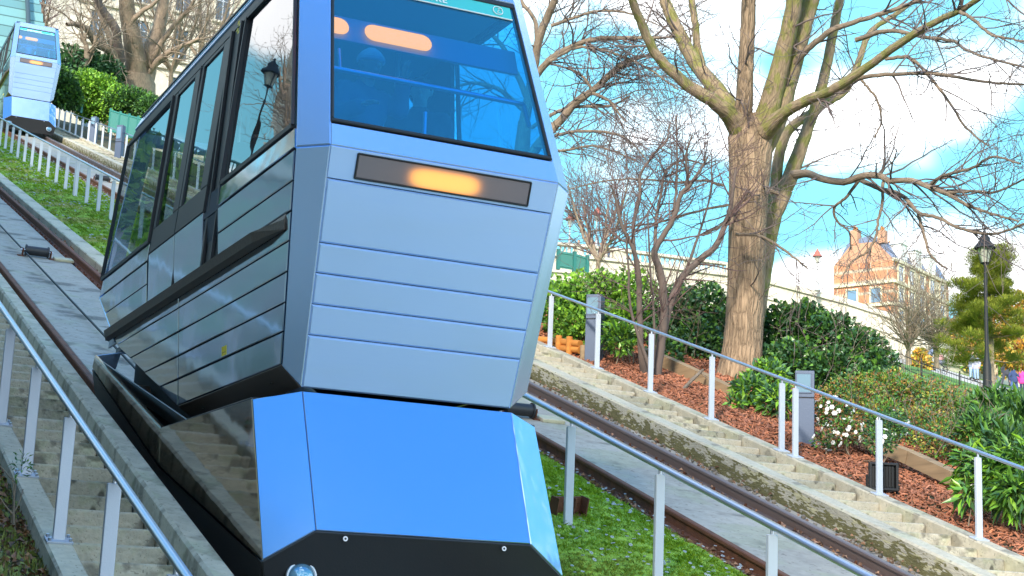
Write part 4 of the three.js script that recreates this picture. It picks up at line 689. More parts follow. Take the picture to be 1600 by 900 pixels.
const G = { bright: [[0.171, 0.407, 0.027], [0.274, 0.486, 0.041]], mid: [[0.077, 0.204, 0.027], [0.137, 0.313, 0.041]], dark: [[0.026, 0.086, 0.024], [0.060, 0.157, 0.041]], yellow: [[0.274, 0.313, 0.041], [0.445, 0.376, 0.068]], teal: [[0.042, 0.133, 0.068], [0.085, 0.204, 0.095]], brown: [[0.274, 0.125, 0.041], [0.376, 0.188, 0.068]], orange: [[0.750, 0.313, 0.041], [0.750, 0.486, 0.081]] };
rnd = mulberry(55);
const ivy = leafGeo(0.085, 0.075), laurel = leafGeo(0.12, 0.05), small = leafGeo(0.05, 0.03), strap = leafGeo(0.17, 0.04, 0.15), far = leafGeo(0.28, 0.20), clipped = leafGeo(0.15, 0.11);
shrub('green_bush', 'bright green bush behind the orange log edging beside the near cabin', 'bush', [[885, 478, 26, 0.52, 0.5], [925, 463, 26.4, 0.52, 0.42], [960, 470, 26.4, 0.47, 0.45], [900, 513, 25.4, 0.42, 0.32], [940, 508, 25.6, 0.39, 0.35], [985, 458, 27, 0.47, 0.4]], 5200, ivy, [G.bright, G.mid, G.mid, G.bright]);
shrub('laurel_bush', 'low glossy laurel bush in mulch right beside the upper grey pedestal', 'bush', [[968, 528, 23.8, 0.26, 0.24], [982, 505, 24.4, 0.3, 0.28], [955, 505, 24.6, 0.25, 0.25]], 1500, laurel, [G.mid, G.bright, G.dark], { mat: M.leafGloss });
shrub('ivy_bush', 'dark ivy bush between the small tree and the large trunk', 'bush', [[1060, 490, 27, 0.52, 0.5], [1105, 480, 27.4, 0.47, 0.45], [1090, 535, 26.4, 0.47, 0.4], [1130, 520, 27, 0.38, 0.5], [1040, 550, 25.4, 0.28, 0.3]], 5200, ivy, [G.dark, G.teal, G.mid], { bareStems: 14 });
shrub('ivy_mound', 'big dark green ivy mound to the right of the large trunk', 'bush', [[1215, 514, 26, 0.42, 0.42], [1255, 511, 26, 0.47, 0.42], [1300, 526, 25.8, 0.47, 0.38], [1345, 549, 25.4, 0.43, 0.34], [1376, 570, 25, 0.28, 0.26], [1240, 569, 25, 0.47, 0.4], [1300, 584, 24.6, 0.52, 0.38], [1350, 599, 24.2, 0.42, 0.3], [1205, 574, 25.2, 0.33, 0.35]], 9500, ivy, [G.dark, G.dark, G.mid, G.teal], { bareStems: 16, mat: M.leafGloss });
shrub('leafy_plant', 'low leafy green plants at the foot of the large trunk', 'plant', [[1170, 612, 22, 0.22, 0.2], [1200, 592, 22.6, 0.26, 0.24], [1215, 625, 21.4, 0.22, 0.2], [1150, 630, 21.6, 0.14, 0.1]], 1700, laurel, [G.mid, G.teal, G.bright], { stems: 4 });
shrub('rose_bush', 'rose bush covered with white blossoms beside the lower grey pedestal', 'bush', [[1300, 645, 20.2, 0.27, 0.2], [1318, 676, 19.6, 0.26, 0.16], [1292, 690, 19.4, 0.18, 0.1]], 1700, small, [G.dark, G.mid, G.brown], { flowers: 130, stems: 9 });
shrub('rose_bush', 'small white flowering bush behind the post with the black floodlight', 'bush', [[1385, 665, 19.8, 0.27, 0.2], [1375, 690, 19, 0.2, 0.14]], 1100, small, [G.dark, G.teal, G.mid], { flowers: 26, stems: 6 });
shrub('low_hedge', 'wide low yellow green shrub bed below the sunny park lawn', 'shrub', [[1330, 620, 22.6, 0.45, 0.32], [1385, 615, 23.6, 0.55, 0.36], [1440, 625, 23.6, 0.55, 0.36], [1490, 640, 23, 0.5, 0.34], [1430, 670, 21.4, 0.5, 0.3], [1480, 690, 20.6, 0.42, 0.26], [1375, 650, 21.8, 0.4, 0.25]], 13000, small, [G.yellow, G.mid, G.mid, G.teal, G.brown], { stems: 10, bareStems: 12 });
shrub('dark_bush', 'dark green bush at the right edge above the handrail', 'bush', [[1560, 650, 22, 0.5, 0.32], [1600, 665, 21.6, 0.45, 0.34], [1535, 680, 20.6, 0.35, 0.28], [1580, 700, 20, 0.4, 0.26]], 5200, strap, [G.dark, G.teal, G.mid, G.mid], { bareStems: 6 });
shrub('broadleaf_bush', 'large leaved light green bush behind the rightmost railing post', 'bush', [[1522, 735, 17.6, 0.2, 0.25], [1560, 745, 17.4, 0.25, 0.26], [1590, 770, 17, 0.25, 0.22], [1600, 725, 17.4, 0.25, 0.22], [1510, 775, 17, 0.12, 0.12]], 1900, strap, [G.mid, G.bright, G.mid, G.dark], { droop: 0.8, mat: M.leafGloss });
shrub('seedling', 'tiny leafy weed growing beside the upper left post foot', 'plant', [[33, 728, 10.9, 0.06, 0.09]], 60, leafGeo(0.04, 0.012), [G.mid, G.teal], { stems: 2 });
// hilltop greenery by the upper station
shrub('hedge', 'bright green clipped hedge below the massive bare tree', 'hedge', [[112, 143, 76, 0.9, 0.8], [135, 140, 76, 1.0, 0.9], [160, 148, 76, 1.0, 0.9], [183, 158, 74, 0.7, 0.7]], 9000, clipped, [G.bright, G.bright, G.mid], { stems: 0 });
shrub('hedge', 'rounded bright hedge just behind the two green fences', 'hedge', [[142, 170, 76, 0.75, 0.6], [160, 172, 76, 0.75, 0.6], [150, 160, 77, 0.8, 0.5]], 6000, clipped, [G.bright, G.mid], { stems: 0 });
shrub('dark_bush', 'dark evergreen bush right beside the far cabin', 'bush', [[103, 143, 69.5, 0.6, 0.75], [100, 128, 70, 0.55, 0.6], [112, 156, 69.5, 0.5, 0.4]], 6500, clipped, [G.dark, G.dark, G.mid], { stems: 0 });
shrub('dark_bush', 'dark evergreen shrub in front of the massive tree trunk', 'bush', [[195, 160, 74, 0.9, 0.7], [218, 165, 74, 0.9, 0.7], [235, 172, 73, 0.7, 0.6]], 7000, clipped, [G.dark, G.mid, G.dark], { stems: 0 });
shrub('evergreen', 'tall dark evergreen behind the small pale trunk near the far cabin', 'bush', [[108, 105, 88, 0.9, 1.1], [135, 112, 89, 1.2, 1.1], [160, 115, 90, 1.2, 1.0]], 3000, far, [G.dark, G.dark, G.teal], { stems: 0 });
shrub('yellow_plant', 'yellowish plants along the foot of the upper railing', 'plant', [[208, 214, 66, 0.3, 0.3], [192, 209, 67, 0.3, 0.25], [172, 200, 69, 0.3, 0.22]], 700, leafGeo(0.13, 0.08), [G.yellow, G.mid, G.brown], { stems: 0 });
// sunlit shrubs across the park
shrub('autumn_bush', 'orange autumn bush at the right edge behind the pine tree', 'bush', [[1590, 500, 84, 1.2, 1.4], [1575, 540, 82, 1.0, 1.0], [1555, 520, 84, 0.8, 0.9], [1600, 555, 80, 1.0, 0.7]], 2600, far, [G.orange, G.yellow, G.brown], { stems: 0, bareStems: 4 });
shrub('green_bush', 'fresh green bush low behind the people on the path', 'bush', [[1590, 565, 110, 1.3, 0.9], [1565, 572, 110, 0.8, 0.5]], 1600, far, [G.bright, G.mid], { stems: 0 });
shrub('autumn_bush', 'small orange bush left of the people beside the park path', 'bush', [[1440, 572, 96, 0.5, 0.9], [1436, 560, 96, 0.4, 0.5]], 700, far, [G.orange, G.yellow], { stems: 0 });

shrub('autumn_bush', 'brownish bushes low behind the pine trunk across the park', 'bush', [[1474, 548, 117, 1.5, 1.3], [1505, 545, 116, 1.7, 1.6], [1538, 540, 116, 1.8, 1.8], [1490, 528, 118, 1.5, 1.5], [1520, 518, 118, 1.5, 1.5], [1560, 565, 115, 1.5, 1.2]], 5200, far, [G.brown, G.yellow, G.orange, G.mid], { stems: 0, bareStems: 8 });
// mulch, chips of bark in the planting bed
{
  const o = new THREE.Group(); o.name = 'mulch'; o.userData = { kind: 'stuff', label: 'reddish brown bark mulch covering the planting bed right of the stairs' }; scene.add(o);
  rnd = mulberry(77); const chip = boxUV(box(0.055, 0.009, 0.018)), chip2 = boxUV(box(0.085, 0.007, 0.012));
  for (const [g, n] of [[chip, 30000], [chip2, 14000]]) scatter('bark_chips', g, std({ color: lin(1, 1, 1), roughness: 0.95 }), n, (d, c) => {
    const a = 9 + 18 * Math.pow(rnd(), 0.85), x = 10.92 + 3.2 * Math.pow(rnd(), 1.1), p = slopeP(x, 0, a); d.position.set(x, groundY(x, p.z) + rr(0.0, 0.045), p.z); d.rotation.set(SLOPE + rr(-0.6, 0.6), rr(0, 6.28), rr(-0.6, 0.6)); d.scale.setScalar(rr(0.6, 1.35));
    const k = rr(0.45, 1.3), m = rnd(); c.setRGB(mix(0.50, 0.38, m) * k, mix(0.19, 0.16, m) * k, mix(0.095, 0.10, m) * k); }, o);
}
// grass blades and daisies on the lawn strip
{
  const o = new THREE.Group(); o.name = 'grass'; o.userData = { kind: 'stuff', label: 'short green grass blades of the lawn strip between the tracks' }; scene.add(o); onSlope(o, 0, 0, 0);
  rnd = mulberry(31);
  const tuft = (n, h) => merge(Array.from({ length: n }, () => { const g = new THREE.BufferGeometry(), a = rr(0, 6.28), l = rr(0.3, 1.0), w = 0.0032, x = rr(-0.03, 0.03), z = rr(-0.03, 0.03), hh = h * rr(0.6, 1.1), c = Math.cos(a), s = Math.sin(a); g.setAttribute('position', new THREE.Float32BufferAttribute([x - s * w, 0, z + c * w, x + s * w, 0, z - c * w, x + c * l * hh * 0.4, hh * 0.6, z + s * l * hh * 0.4, x + s * w, 0, z - c * w, x + c * l * hh * 1.2, hh, z + s * l * hh * 1.2, x + c * l * hh * 0.4, hh * 0.6, z + s * l * hh * 0.4], 3)); g.setAttribute('normal', new THREE.Float32BufferAttribute([0, 1, 2, 3, 4, 5].flatMap(() => [c * 0.35, 0.85, s * 0.35]), 3)); return boxUV(g); }));
  const place = (a0, a1, pw) => (d, c) => { const a = mix(a0, a1, Math.pow(rnd(), pw)), x = rr(5.1, 7.58); d.position.set(x, lawnH(x) - 0.01, -a); d.rotation.set(rr(-0.2, 0.2) - SLOPE * 0.6, rr(0, 6.28), rr(-0.2, 0.2)); d.scale.setScalar(rr(0.7, 1.25));
    const y = step01(0.56, 0.74, fbm(x * 0.9, a * 0.9, 2, 4)), k = rr(0.65, 1.3), m = rnd(); c.setRGB(mix(mix(0.24, 0.36, m), 0.42, y * 0.6) * k, mix(mix(0.42, 0.52, m), 0.40, y * 0.6) * k, mix(0.03, 0.07, y) * k); };
  scatter('grass_tufts', tuft(10, 0.03), M.grass, 15000, place(7, 19, 1), o);
  scatter('grass_tufts', tuft(9, 0.045), M.grass, 12000, place(24, 66, 1.2), o);
  const d = new THREE.Group(); d.name = 'daisies'; d.userData = { kind: 'stuff', label: 'small white daisies dotted over the lawn strip' }; scene.add(d); onSlope(d, 0, 0, 0);
  const bloom = merge([...Array.from({ length: 9 }, (_, k) => { const g = new THREE.SphereGeometry(0.006, 5, 4); g.scale(1, 0.4, 0.6); g.translate(0.009, 0, 0); g.rotateY(k * 0.698); return g; })]);
  const dplace = (a0, a1) => (q, c) => { let a, x, t = 0; do { a = rr(a0, a1); x = rr(5.15, 7.72); } while (fbm(x * 1.6, a * 1.6, 5, 3) < 0.5 && x < 7.2 && ++t < 6); q.position.set(x, lawnH(Math.min(x, 7.6)) + rr(0.03, 0.06), -a); q.rotation.set(rr(-0.4, 0.4), rr(0, 6), rr(-0.4, 0.4)); q.scale.setScalar(a > 20 ? rr(1.0, 1.7) : rr(0.85, 1.35)); c.setRGB(0.85, 0.85, 0.82); };
  scatter('daisy_heads', bloom, M.whitePaint.clone(), 620, dplace(7, 19), d); scatter('daisy_heads', bloom, M.whitePaint.clone(), 1500, dplace(24, 60), d);
}
// dead leaves and grit along the rails, leaf litter and weeds in the near left corner
{
  const o = new THREE.Group(); o.name = 'dead_leaves'; o.userData = { kind: 'stuff', label: 'dry brown leaves and grit lying along the rails' }; scene.add(o); onSlope(o, 0, 0, 0); rnd = mulberry(13);
  scatter('leaf_litter', leafGeo(0.055, 0.04, 0.5), M.leaf, 15000, (d, c) => { const [x0, x1] = pick([[9.02, 9.17], [9.0, 9.17], [9.26, 9.84], [7.56, 7.72], [7.56, 7.72], [2.74, 3.02], [2.74, 3.02], [4.6, 4.76], [7.82, 7.92]]); let a; do a = mix(6, 60, Math.pow(rnd(), 1.6)); while (rnd() > 0.25 + 1.6 * Math.max(0, fbm(x0 * 7, a * 1.7, 2, 3) - 0.35)); d.position.set(rr(x0, x1), -0.165 + rr(0, 0.055), -a); d.rotation.set(rr(-0.8, 0.8), rr(0, 6), rr(-0.8, 0.8)); d.scale.setScalar(rr(0.5, 1.2)); const k = rr(0.5, 1.4); c.setRGB(0.30 * k, 0.17 * k, 0.105 * k); }, o);
  const grit = boxUV(new THREE.DodecahedronGeometry(0.02, 0)); scatter('grit', grit, M.leaf, 9000, (d, c) => { const [x0, x1] = pick([[9.27, 9.84], [7.58, 7.72], [2.74, 3.02], [4.6, 4.76]]), a = mix(6, 60, Math.pow(rnd(), 1.3)); d.position.set(rr(x0, x1), -0.165 + rr(0, 0.02), -a); d.rotation.set(rr(0, 3), rr(0, 3), rr(0, 3)); d.scale.setScalar(rr(0.5, 1.5)); const k = rr(0.5, 1.3); c.setRGB(0.19 * k, 0.16 * k, 0.125 * k); }, o);
  const w = new THREE.Group(); w.name = 'weeds'; w.userData = { kind: 'stuff', label: 'dry leaves, moss and weeds on the bank left of the stairs' }; scene.add(w);
  scatter('leaf_litter', leafGeo(0.06, 0.045, 0.4), M.leaf, 5200, (d, c) => { const x = 1.73 - 1.1 * Math.pow(rnd(), 1.2), p = slopeP(x, 0, rr(7.5, 14)); d.position.set(x, groundY(x, p.z) + rr(0, 0.04), p.z); d.rotation.set(SLOPE + rr(-0.9, 0.9), rr(0, 6.28), rr(-0.9, 0.9)); d.scale.setScalar(rr(0.5, 1.2)); const k = rr(0.4, 1.2); c.setRGB(...pick([[0.20, 0.10, 0.05], [0.26, 0.14, 0.06], [0.12, 0.08, 0.05], [0.10, 0.14, 0.03], [0.16, 0.20, 0.04]]).map((q) => q * k)); }, w);
  scatter('moss_tufts', leafGeo(0.07, 0.012, 0.3), M.leaf, 4200, (d, c) => { let x, p; do { x = 1.73 - 1.1 * rnd(); p = slopeP(x, 0, rr(7.5, 14)); } while (fbm(x * 3, p.z * 3, 4, 3) < 0.47); d.position.set(x, groundY(x, p.z), p.z); d.rotation.set(-Math.PI / 2 + rr(-0.7, 0.7), 0, rr(-0.7, 0.7)); d.scale.setScalar(rr(0.5, 1.2)); const k = rr(0.5, 1.2); c.setRGB(0.16 * k, 0.20 * k, 0.035 * k); }, w);
}

// ================================================================ GARDEN FURNITURE
function pedestal(label, px, py, d, hpx, turn, group) {
  const p = at(px, py, d), h = hpx * d / FOCAL, y0 = Math.min(p.y, groundY(p.x, p.z) + 0.02), t = thing('light_pedestal', label, 'pedestal light', V(p.x, y0 - 0.05, p.z), turn, group), H = h + (p.y - y0) + 0.05, w = 0.23;
  part('housing', boxUV(rbox(w, H * 0.63, w, 0.006, 0, H * 0.315, 0)), M.pedestal, t); part('head', boxUV(rbox(w, H * 0.355, w, 0.006, 0, H * 0.82, 0)), M.pedestal, t);
  part('seam', box(w - 0.02, H * 0.02, w - 0.02, 0, H * 0.637, 0), M.black, t);
  part('lamp_glass', rbox(w * 0.74, H * 0.25, 0.012, 0.004, -0.012, H * 0.83, w / 2 + 0.002), M.pedestalGlass, t); part('glass_frame', merge([box(w * 0.8, 0.014, 0.02, -0.012, H * 0.83 + H * 0.128, w / 2), box(w * 0.8, 0.014, 0.02, -0.012, H * 0.83 - H * 0.128, w / 2), box(0.014, H * 0.26, 0.02, -0.012 - w * 0.385, H * 0.83, w / 2), box(0.014, H * 0.26, 0.02, -0.012 + w * 0.385, H * 0.83, w / 2)]), M.pedestal, t);
  return t;
}
rnd = mulberry(3);
pedestal('slate grey box pedestal beside the laurel bush and orange logs', 928, 556, 24.0, 96, -0.75, 'slate grey pedestals beside the right railing');
pedestal('slate grey box pedestal beside the white rose bush', 1257, 690, 19.9, 108, -0.62, 'slate grey pedestals beside the right railing');
pedestal('small far slate grey pedestal left of the yellowish plants behind white railing', 146, 213, 66, 30, -0.7, 'slate grey pedestals beside the right railing');
pedestal('far slate grey pedestal behind white railing nearest the cabin tail', 186, 238, 58, 42, -0.7, 'slate grey pedestals beside the right railing');
{ // floodlight
  const p = slopeP(11.06, 0, 13.68), t = thing('floodlight', 'black finned floodlight standing in the mulch behind a railing post', 'floodlight', V(p.x, groundY(p.x, p.z), p.z), -0.35);
  part('lamp_body', rbox(0.26, 0.27, 0.10, 0.02, 0, 0.20, 0), M.blackIron, t); part('rim', merge([rbox(0.30, 0.03, 0.06, 0.01, 0, 0.335, 0.05), rbox(0.30, 0.03, 0.06, 0.01, 0, 0.065, 0.05), rbox(0.03, 0.30, 0.06, 0.01, 0.145, 0.20, 0.05), rbox(0.03, 0.30, 0.06, 0.01, -0.145, 0.20, 0.05)]), M.black, t);
  for (let k = 0; k < 7; k++) part('fin', rbox(0.012, 0.22, 0.03, 0.003, -0.09 + k * 0.03, 0.20, 0.055), M.blackIron, t);
  part('bracket', merge([box(0.014, 0.22, 0.04, 0.165, 0.11, 0), box(0.014, 0.22, 0.04, -0.165, 0.11, 0), box(0.34, 0.014, 0.04, 0, 0.008, 0)]), M.blackIron, t);
}
{ // round log edging
  const a = at(868, 536, 24.6), b = at(913, 541, 24.0), t = thing('log_edging', 'low edging of orange stained round logs beside the near cabin', 'log edging', a.clone());
  const d = b.clone().sub(a); for (let k = 0; k < 2; k++) { const s = V(0, k * 0.10 - 0.07, 0); part('log', boxUV(bar(s.clone().add(d.clone().multiplyScalar(-0.6)), s.clone().add(d.clone().multiplyScalar(0.86)), 0.052, 14)), M.orangeWood, t); }
  for (const f of [0.05, 0.42]) part('stake', boxUV(bar(d.clone().multiplyScalar(f).add(V(-0.02, -0.25, 0.10)), d.clone().multiplyScalar(f).add(V(-0.02, 0.10, 0.10)), 0.05, 12)), M.orangeWood, t);
  part('end_stake', boxUV(bar(d.clone().multiplyScalar(0.92).add(V(0, -0.25, 0.05)), d.clone().multiplyScalar(0.92).add(V(0, 0.0, 0.05)), 0.05, 12)), M.wood, t);
}
function plankEdge(label, P, h, group) {
  const t = thing('timber_edging', label, 'timber edging', P[0].clone(), 0, group);
  for (let i = 0; i < P.length - 1; i++) { const a = P[i].clone().sub(P[0]), b = P[i + 1].clone().sub(P[0]), d = b.clone().sub(a).normalize().multiplyScalar(0.01); part('beam', boxUV(beam(a.clone().add(d), b.clone().sub(d), 0.16, h)), M.wood, t); }
}
plankEdge('weathered timber beams edging the mulch bed below the large trunk', [at(1004, 552, 25), at(1042, 566, 24.4), at(1092, 589, 23.7), at(1150, 617, 22.9)], 0.17, 'timber beams edging the mulch bed');
plankEdge('weathered timber beams edging the mulch bed behind the black floodlight', [at(1318, 668, 20.4), at(1365, 692, 19.9), at(1425, 716, 19.4), at(1492, 748, 18.8)], 0.155, 'timber beams edging the mulch bed');
{ const a = at(1062, 614, 22.4), b = at(1098, 578, 23.2), t = thing('fallen_branch', 'short dry stick lying slanted across the mulch below the timber beams', 'stick', a.clone()); const T = new Tubes(), e = b.clone().sub(a); T.add([V(), e.clone().multiplyScalar(0.5).add(V(0.01, 0.02, 0)), e], [0.022, 0.026, 0.02], 8); T.add([e.clone().multiplyScalar(0.9), e.clone().add(V(0.03, -0.14, 0.08))], [0.016, 0.008], 5); part('stick', T.geo(), M.barkGrey, t); }

// ---- street lamps of the old Paris kind
function oldLamp(label, base, H, s = 1, group, top, iron = M.blackIron) {
  const t = thing('street_lamp', label, 'street lamp', base, 0.4, group), L = (pts, n = 16) => { const g = new THREE.LatheGeometry(pts.map(([r, y]) => new THREE.Vector2(r, y)), n); return g; };
  part('post', L([[0.001, 0], [0.17 * s, 0], [0.17 * s, 0.12], [0.12 * s, 0.2], [0.11 * s, 0.75], [0.07 * s, 0.9], [0.055 * s, 1.2], [0.045 * s, H - 1.5], [0.06 * s, H - 1.45], [0.04 * s, H - 1.38], [0.035 * s, H - 1.0], [0.08 * s, H - 0.95], [0.001, H - 0.93]]), iron, t);
  const y0 = H - 0.93, l = part('lantern', merge([0, 1, 2, 3].map((k) => { const a = Math.PI / 4 + k * Math.PI / 2, p = (r, y) => V(Math.cos(a) * r * s, y, Math.sin(a) * r * s); return bar(p(0.12, y0), p(0.235, y0 + 0.44), 0.012 * s, 6); }).concat([L([[0.001, y0 - 0.03], [0.13 * s, y0], [0.12 * s, y0 + 0.02], [0.001, y0 + 0.02]], 8)])), iron, t);
  part('lamp_glass', L([[0.10 * s, y0 + 0.02], [0.215 * s, y0 + 0.44]], 4).rotateY(0), phy({ color: lin(0.75, 0.74, 0.66), roughness: 0.35, transmission: 0.55, thickness: 0 }), l);
  part('cap', L([[0.30 * s, y0 + 0.43], [0.29 * s, y0 + 0.47], [0.20 * s, y0 + 0.60], [0.15 * s, y0 + 0.66], [0.15 * s, y0 + 0.74], [0.10 * s, y0 + 0.80], [0.07 * s, y0 + 0.86], [0.035 * s, y0 + 0.90], [0.05 * s, y0 + 0.94], [0.001, y0 + 0.99]]), top ?? iron, t);
  return t;
}
const lampBase = at(1543, 612, 47); oldLamp('old black street lamp with tapered lantern in front of the pine tree', lampBase.clone(), (612 - 370) * 47 / FOCAL * 1.02, 1.02);
// pale lamps far beyond the terrace wall
const paleIron = std({ color: lin(0.42, 0.42, 0.44), roughness: 0.7 }), redCap = std({ color: lin(0.42, 0.13, 0.09), roughness: 0.6 });
for (const [x, y, yb, l] of [[931, 329, 398, 'faint far lamp with a reddish top above the balustrade'], [889, 338, 398, 'faint far lamp with a reddish top touching the cabin edge'], [1277, 396, 455, 'faint far lamp with a reddish top left of the brick house']]) { const b = at(x, yb, 108); oldLamp(l, b, (yb - y) * 108 / FOCAL + 0.3, 1.1, undefined, redCap, paleIron); }

// ---- low iron park fence
{
  const P = [at(1384, 566, 54), at(1440, 590, 52), at(1500, 612, 50), at(1550, 628, 49), at(1612, 645, 48)], t = thing('park_fence', 'thin black iron fence in front of the sunny lawn at right', 'fence', P[0].clone());
  for (let i = 0; i < P.length - 1; i++) { const a = P[i].clone().sub(P[0]), b = P[i + 1].clone().sub(P[0]), n = Math.round(a.distanceTo(b) / 0.14), ra = (y) => bar(a.clone().add(V(0, y, 0)), b.clone().add(V(0, y, 0)), 0.014, 6);
    part('rail', merge([ra(0.46), ra(0.06)]), M.blackIron, t); part('bars', merge(Array.from({ length: n }, (_, k) => { const q = a.clone().lerp(b, (k + 0.5) / n); return bar(q.clone().add(V(0, -0.1, 0)), q.clone().add(V(0, 0.52, 0)), 0.007, 4); })), M.blackIron, t, 'stuff'); part('post', bar(a.clone().add(V(0, -0.3, 0)), a.clone().add(V(0, 0.62, 0)), 0.022, 8), M.blackIron, t); }
}
// ---- green mesh fences by the upper station
function meshFence(label, P, H) {
  const t = thing('mesh_fence', label, 'fence', P[0].clone(), 0, 'green mesh fences by the upper hedge');
  for (let i = 0; i < P.length; i++) { const a = P[i].clone().sub(P[0]); part('post', box(0.08, H + 0.1, 0.08, a.x, a.y + H / 2, a.z), M.greenFence, t); if (i === P.length - 1) break;
    const b = P[i + 1].clone().sub(P[0]), l = []; for (const y of [0.05, H - 0.04]) l.push(bar(a.clone().add(V(0, y, 0)), b.clone().add(V(0, y, 0)), 0.03, 6)); for (let k = 1; k < 26; k++) { const q = a.clone().lerp(b, k / 26); l.push(bar(q, q.clone().add(V(0, H, 0)), 0.014, 4)); } part('mesh_panel', merge(l), M.greenFence, t, 'stuff'); }
}
meshFence('green mesh fence in front of the dark shrub, right of the rounded hedge', [at(170, 205, 64), at(185, 210, 63.4), at(199, 214, 62.8), at(213, 218, 62.2), at(228, 222, 61.6)], 0.86);
meshFence('green mesh fence stub between far cabin and rounded hedge', [at(101, 172, 70), at(115, 172, 70), at(127, 175, 69.6)], 0.62);
meshFence('short green mesh fence above the bright bush at the near cabin edge', [at(872, 418, 40), at(897, 422, 40), at(917, 428, 40)], 0.42);

// ================================================================ BUILT BACKGROUND
{ // terrace wall with balustrade
  const P = [[852, 378, 104], [900, 382, 105], [966, 389, 106], [1020, 396, 106], [1073, 403, 107], [1134, 411, 108], [1190, 433, 108], [1250, 449, 109], [1318, 467, 110], [1386, 489, 111], [1442, 532, 112], [1500, 541, 116], [1570, 550, 120], [1660, 562, 124]].map((q) => at(...q));
  const t = thing('terrace_wall', 'long cream stone terrace wall with balustrade behind the bushes', 'wall', V(P[0].x, P[0].y - 9, P[0].z)), o = t.position;
  for (let i = 0; i < P.length - 1; i++) {
    const a = P[i].clone().sub(o), b = P[i + 1].clone().sub(o), bal = i < 5, drop = bal ? 0.78 : 0.25, n = V(b.z - a.z, 0, a.x - b.x).normalize(); if (n.dot(o) > 0) n.negate();   // n looks towards the eye
    const slabG = (y0, y1, f, bk) => loft([a.clone().addScaledVector(n, f).add(V(0, y0, 0)), b.clone().addScaledVector(n, f).add(V(0, y0, 0)), b.clone().addScaledVector(n, -bk).add(V(0, y0, 0)), a.clone().addScaledVector(n, -bk).add(V(0, y0, 0))], [a.clone().addScaledVector(n, f).add(V(0, y1, 0)), b.clone().addScaledVector(n, f).add(V(0, y1, 0)), b.clone().addScaledVector(n, -bk).add(V(0, y1, 0)), a.clone().addScaledVector(n, -bk).add(V(0, y1, 0))]);
    part('wall_panel', slabG(-12, -drop - 0.21, 0.35, 0.6), M.stone, t); part('cornice', merge([slabG(-drop - 0.2, -drop, 0.55, 0.6), slabG(-drop - 1.25, -drop - 1.0, 0.5, 0.3), slabG(-drop - 2.9, -drop - 2.6, 0.5, 0.3)]), M.stone, t);
    part('coping', slabG(-0.17, 0, 0.28, 0.22), M.stone, t);
    if (bal) { const L = a.distanceTo(b), m = Math.round(L / 0.34), shape = new THREE.LatheGeometry([[0.06, 0], [0.09, 0.04], [0.055, 0.1], [0.10, 0.26], [0.05, 0.46], [0.08, 0.55], [0.08, 0.6]].map(([r, y]) => new THREE.Vector2(r, y)), 7);
      for (let k = 0; k < m; k++) { const q = a.clone().lerp(b, (k + 0.5) / m); if (k % 9 === 8 || k === 0) { part('pier', box(0.42, 0.62, 0.42, q.x, q.y - 0.48, q.z), M.stone, t); continue; } const s = part('baluster', shape, M.stone, t); s.position.set(q.x, q.y - 0.78, q.z); } }
    else part('parapet', slabG(-drop, -0.17, 0.16, 0.12), M.stone, t);
  }
}
// sun-lit park: lawn, pale path
{
  const sheet = (name, A, B, n, m, mat, label) => { const pos = [], uv = [], idx = []; for (let j = 0; j <= n; j++) for (let i = 0; i <= m; i++) { const u = i / m, f = u * (A.length - 1), k = Math.min(A.length - 2, Math.floor(f)), a = A[k].clone().lerp(A[k + 1], f - k), b = B[k].clone().lerp(B[k + 1], f - k), p = a.lerp(b, j / n); pos.push(p.x, p.y, p.z); uv.push(p.x, p.z); } for (let j = 0; j < n; j++) for (let i = 0; i < m; i++) { const q = j * (m + 1) + i; idx.push(q, q + 1, q + m + 1, q + 1, q + m + 2, q + m + 1); }
    const g = new THREE.BufferGeometry(); g.setAttribute('position', new THREE.Float32BufferAttribute(pos, 3)); g.setAttribute('uv', new THREE.Float32BufferAttribute(uv, 2)); g.setIndex(idx); g.computeVertexNormals(); struct(name, g, mat, label); };
  const front = [at(1370, 572, 55), at(1440, 592, 52.5), at(1500, 615, 50.5), at(1560, 634, 49), at(1640, 658, 47.5)], edge = [at(1380, 562, 96), at(1440, 575, 96), at(1500, 594, 96), at(1560, 612, 96), at(1640, 632, 96)], back = [at(1380, 552, 112), at(1440, 566, 112), at(1500, 584, 112), at(1560, 602, 112), at(1640, 620, 112)];
  const lawn = std({ map: again(tex(256, (u, v) => { const a = fbm(u * 5, v * 5, 3, 5, 5, 5), b = fbm(u * 60, v * 60, 6, 2, 60, 60), k = 0.6 + 0.8 * b; return [mix(0.07, 0.13, a) * k, mix(0.19, 0.25, a) * k, 0.025 * k]; }), 0.2), roughness: 1 });
  sheet('park_lawn', front, edge, 8, 8, lawn, 'sunny green park lawn behind the low fence at right');
  sheet('park_path', edge, back, 2, 8, std({ color: lin(0.5, 0.46, 0.40), roughness: 0.95, bumpMap: again(grain, 1), bumpScale: 0.01 }), 'pale gravel park path where people stand');
  const beyond = back.map((p, k) => at([1380, 1440, 1500, 1560, 1640][k], [548, 556, 572, 586, 600][k], 150));
  sheet('park_bank', back, beyond, 4, 8, lawn, 'grassy bank rising behind the park path');
}
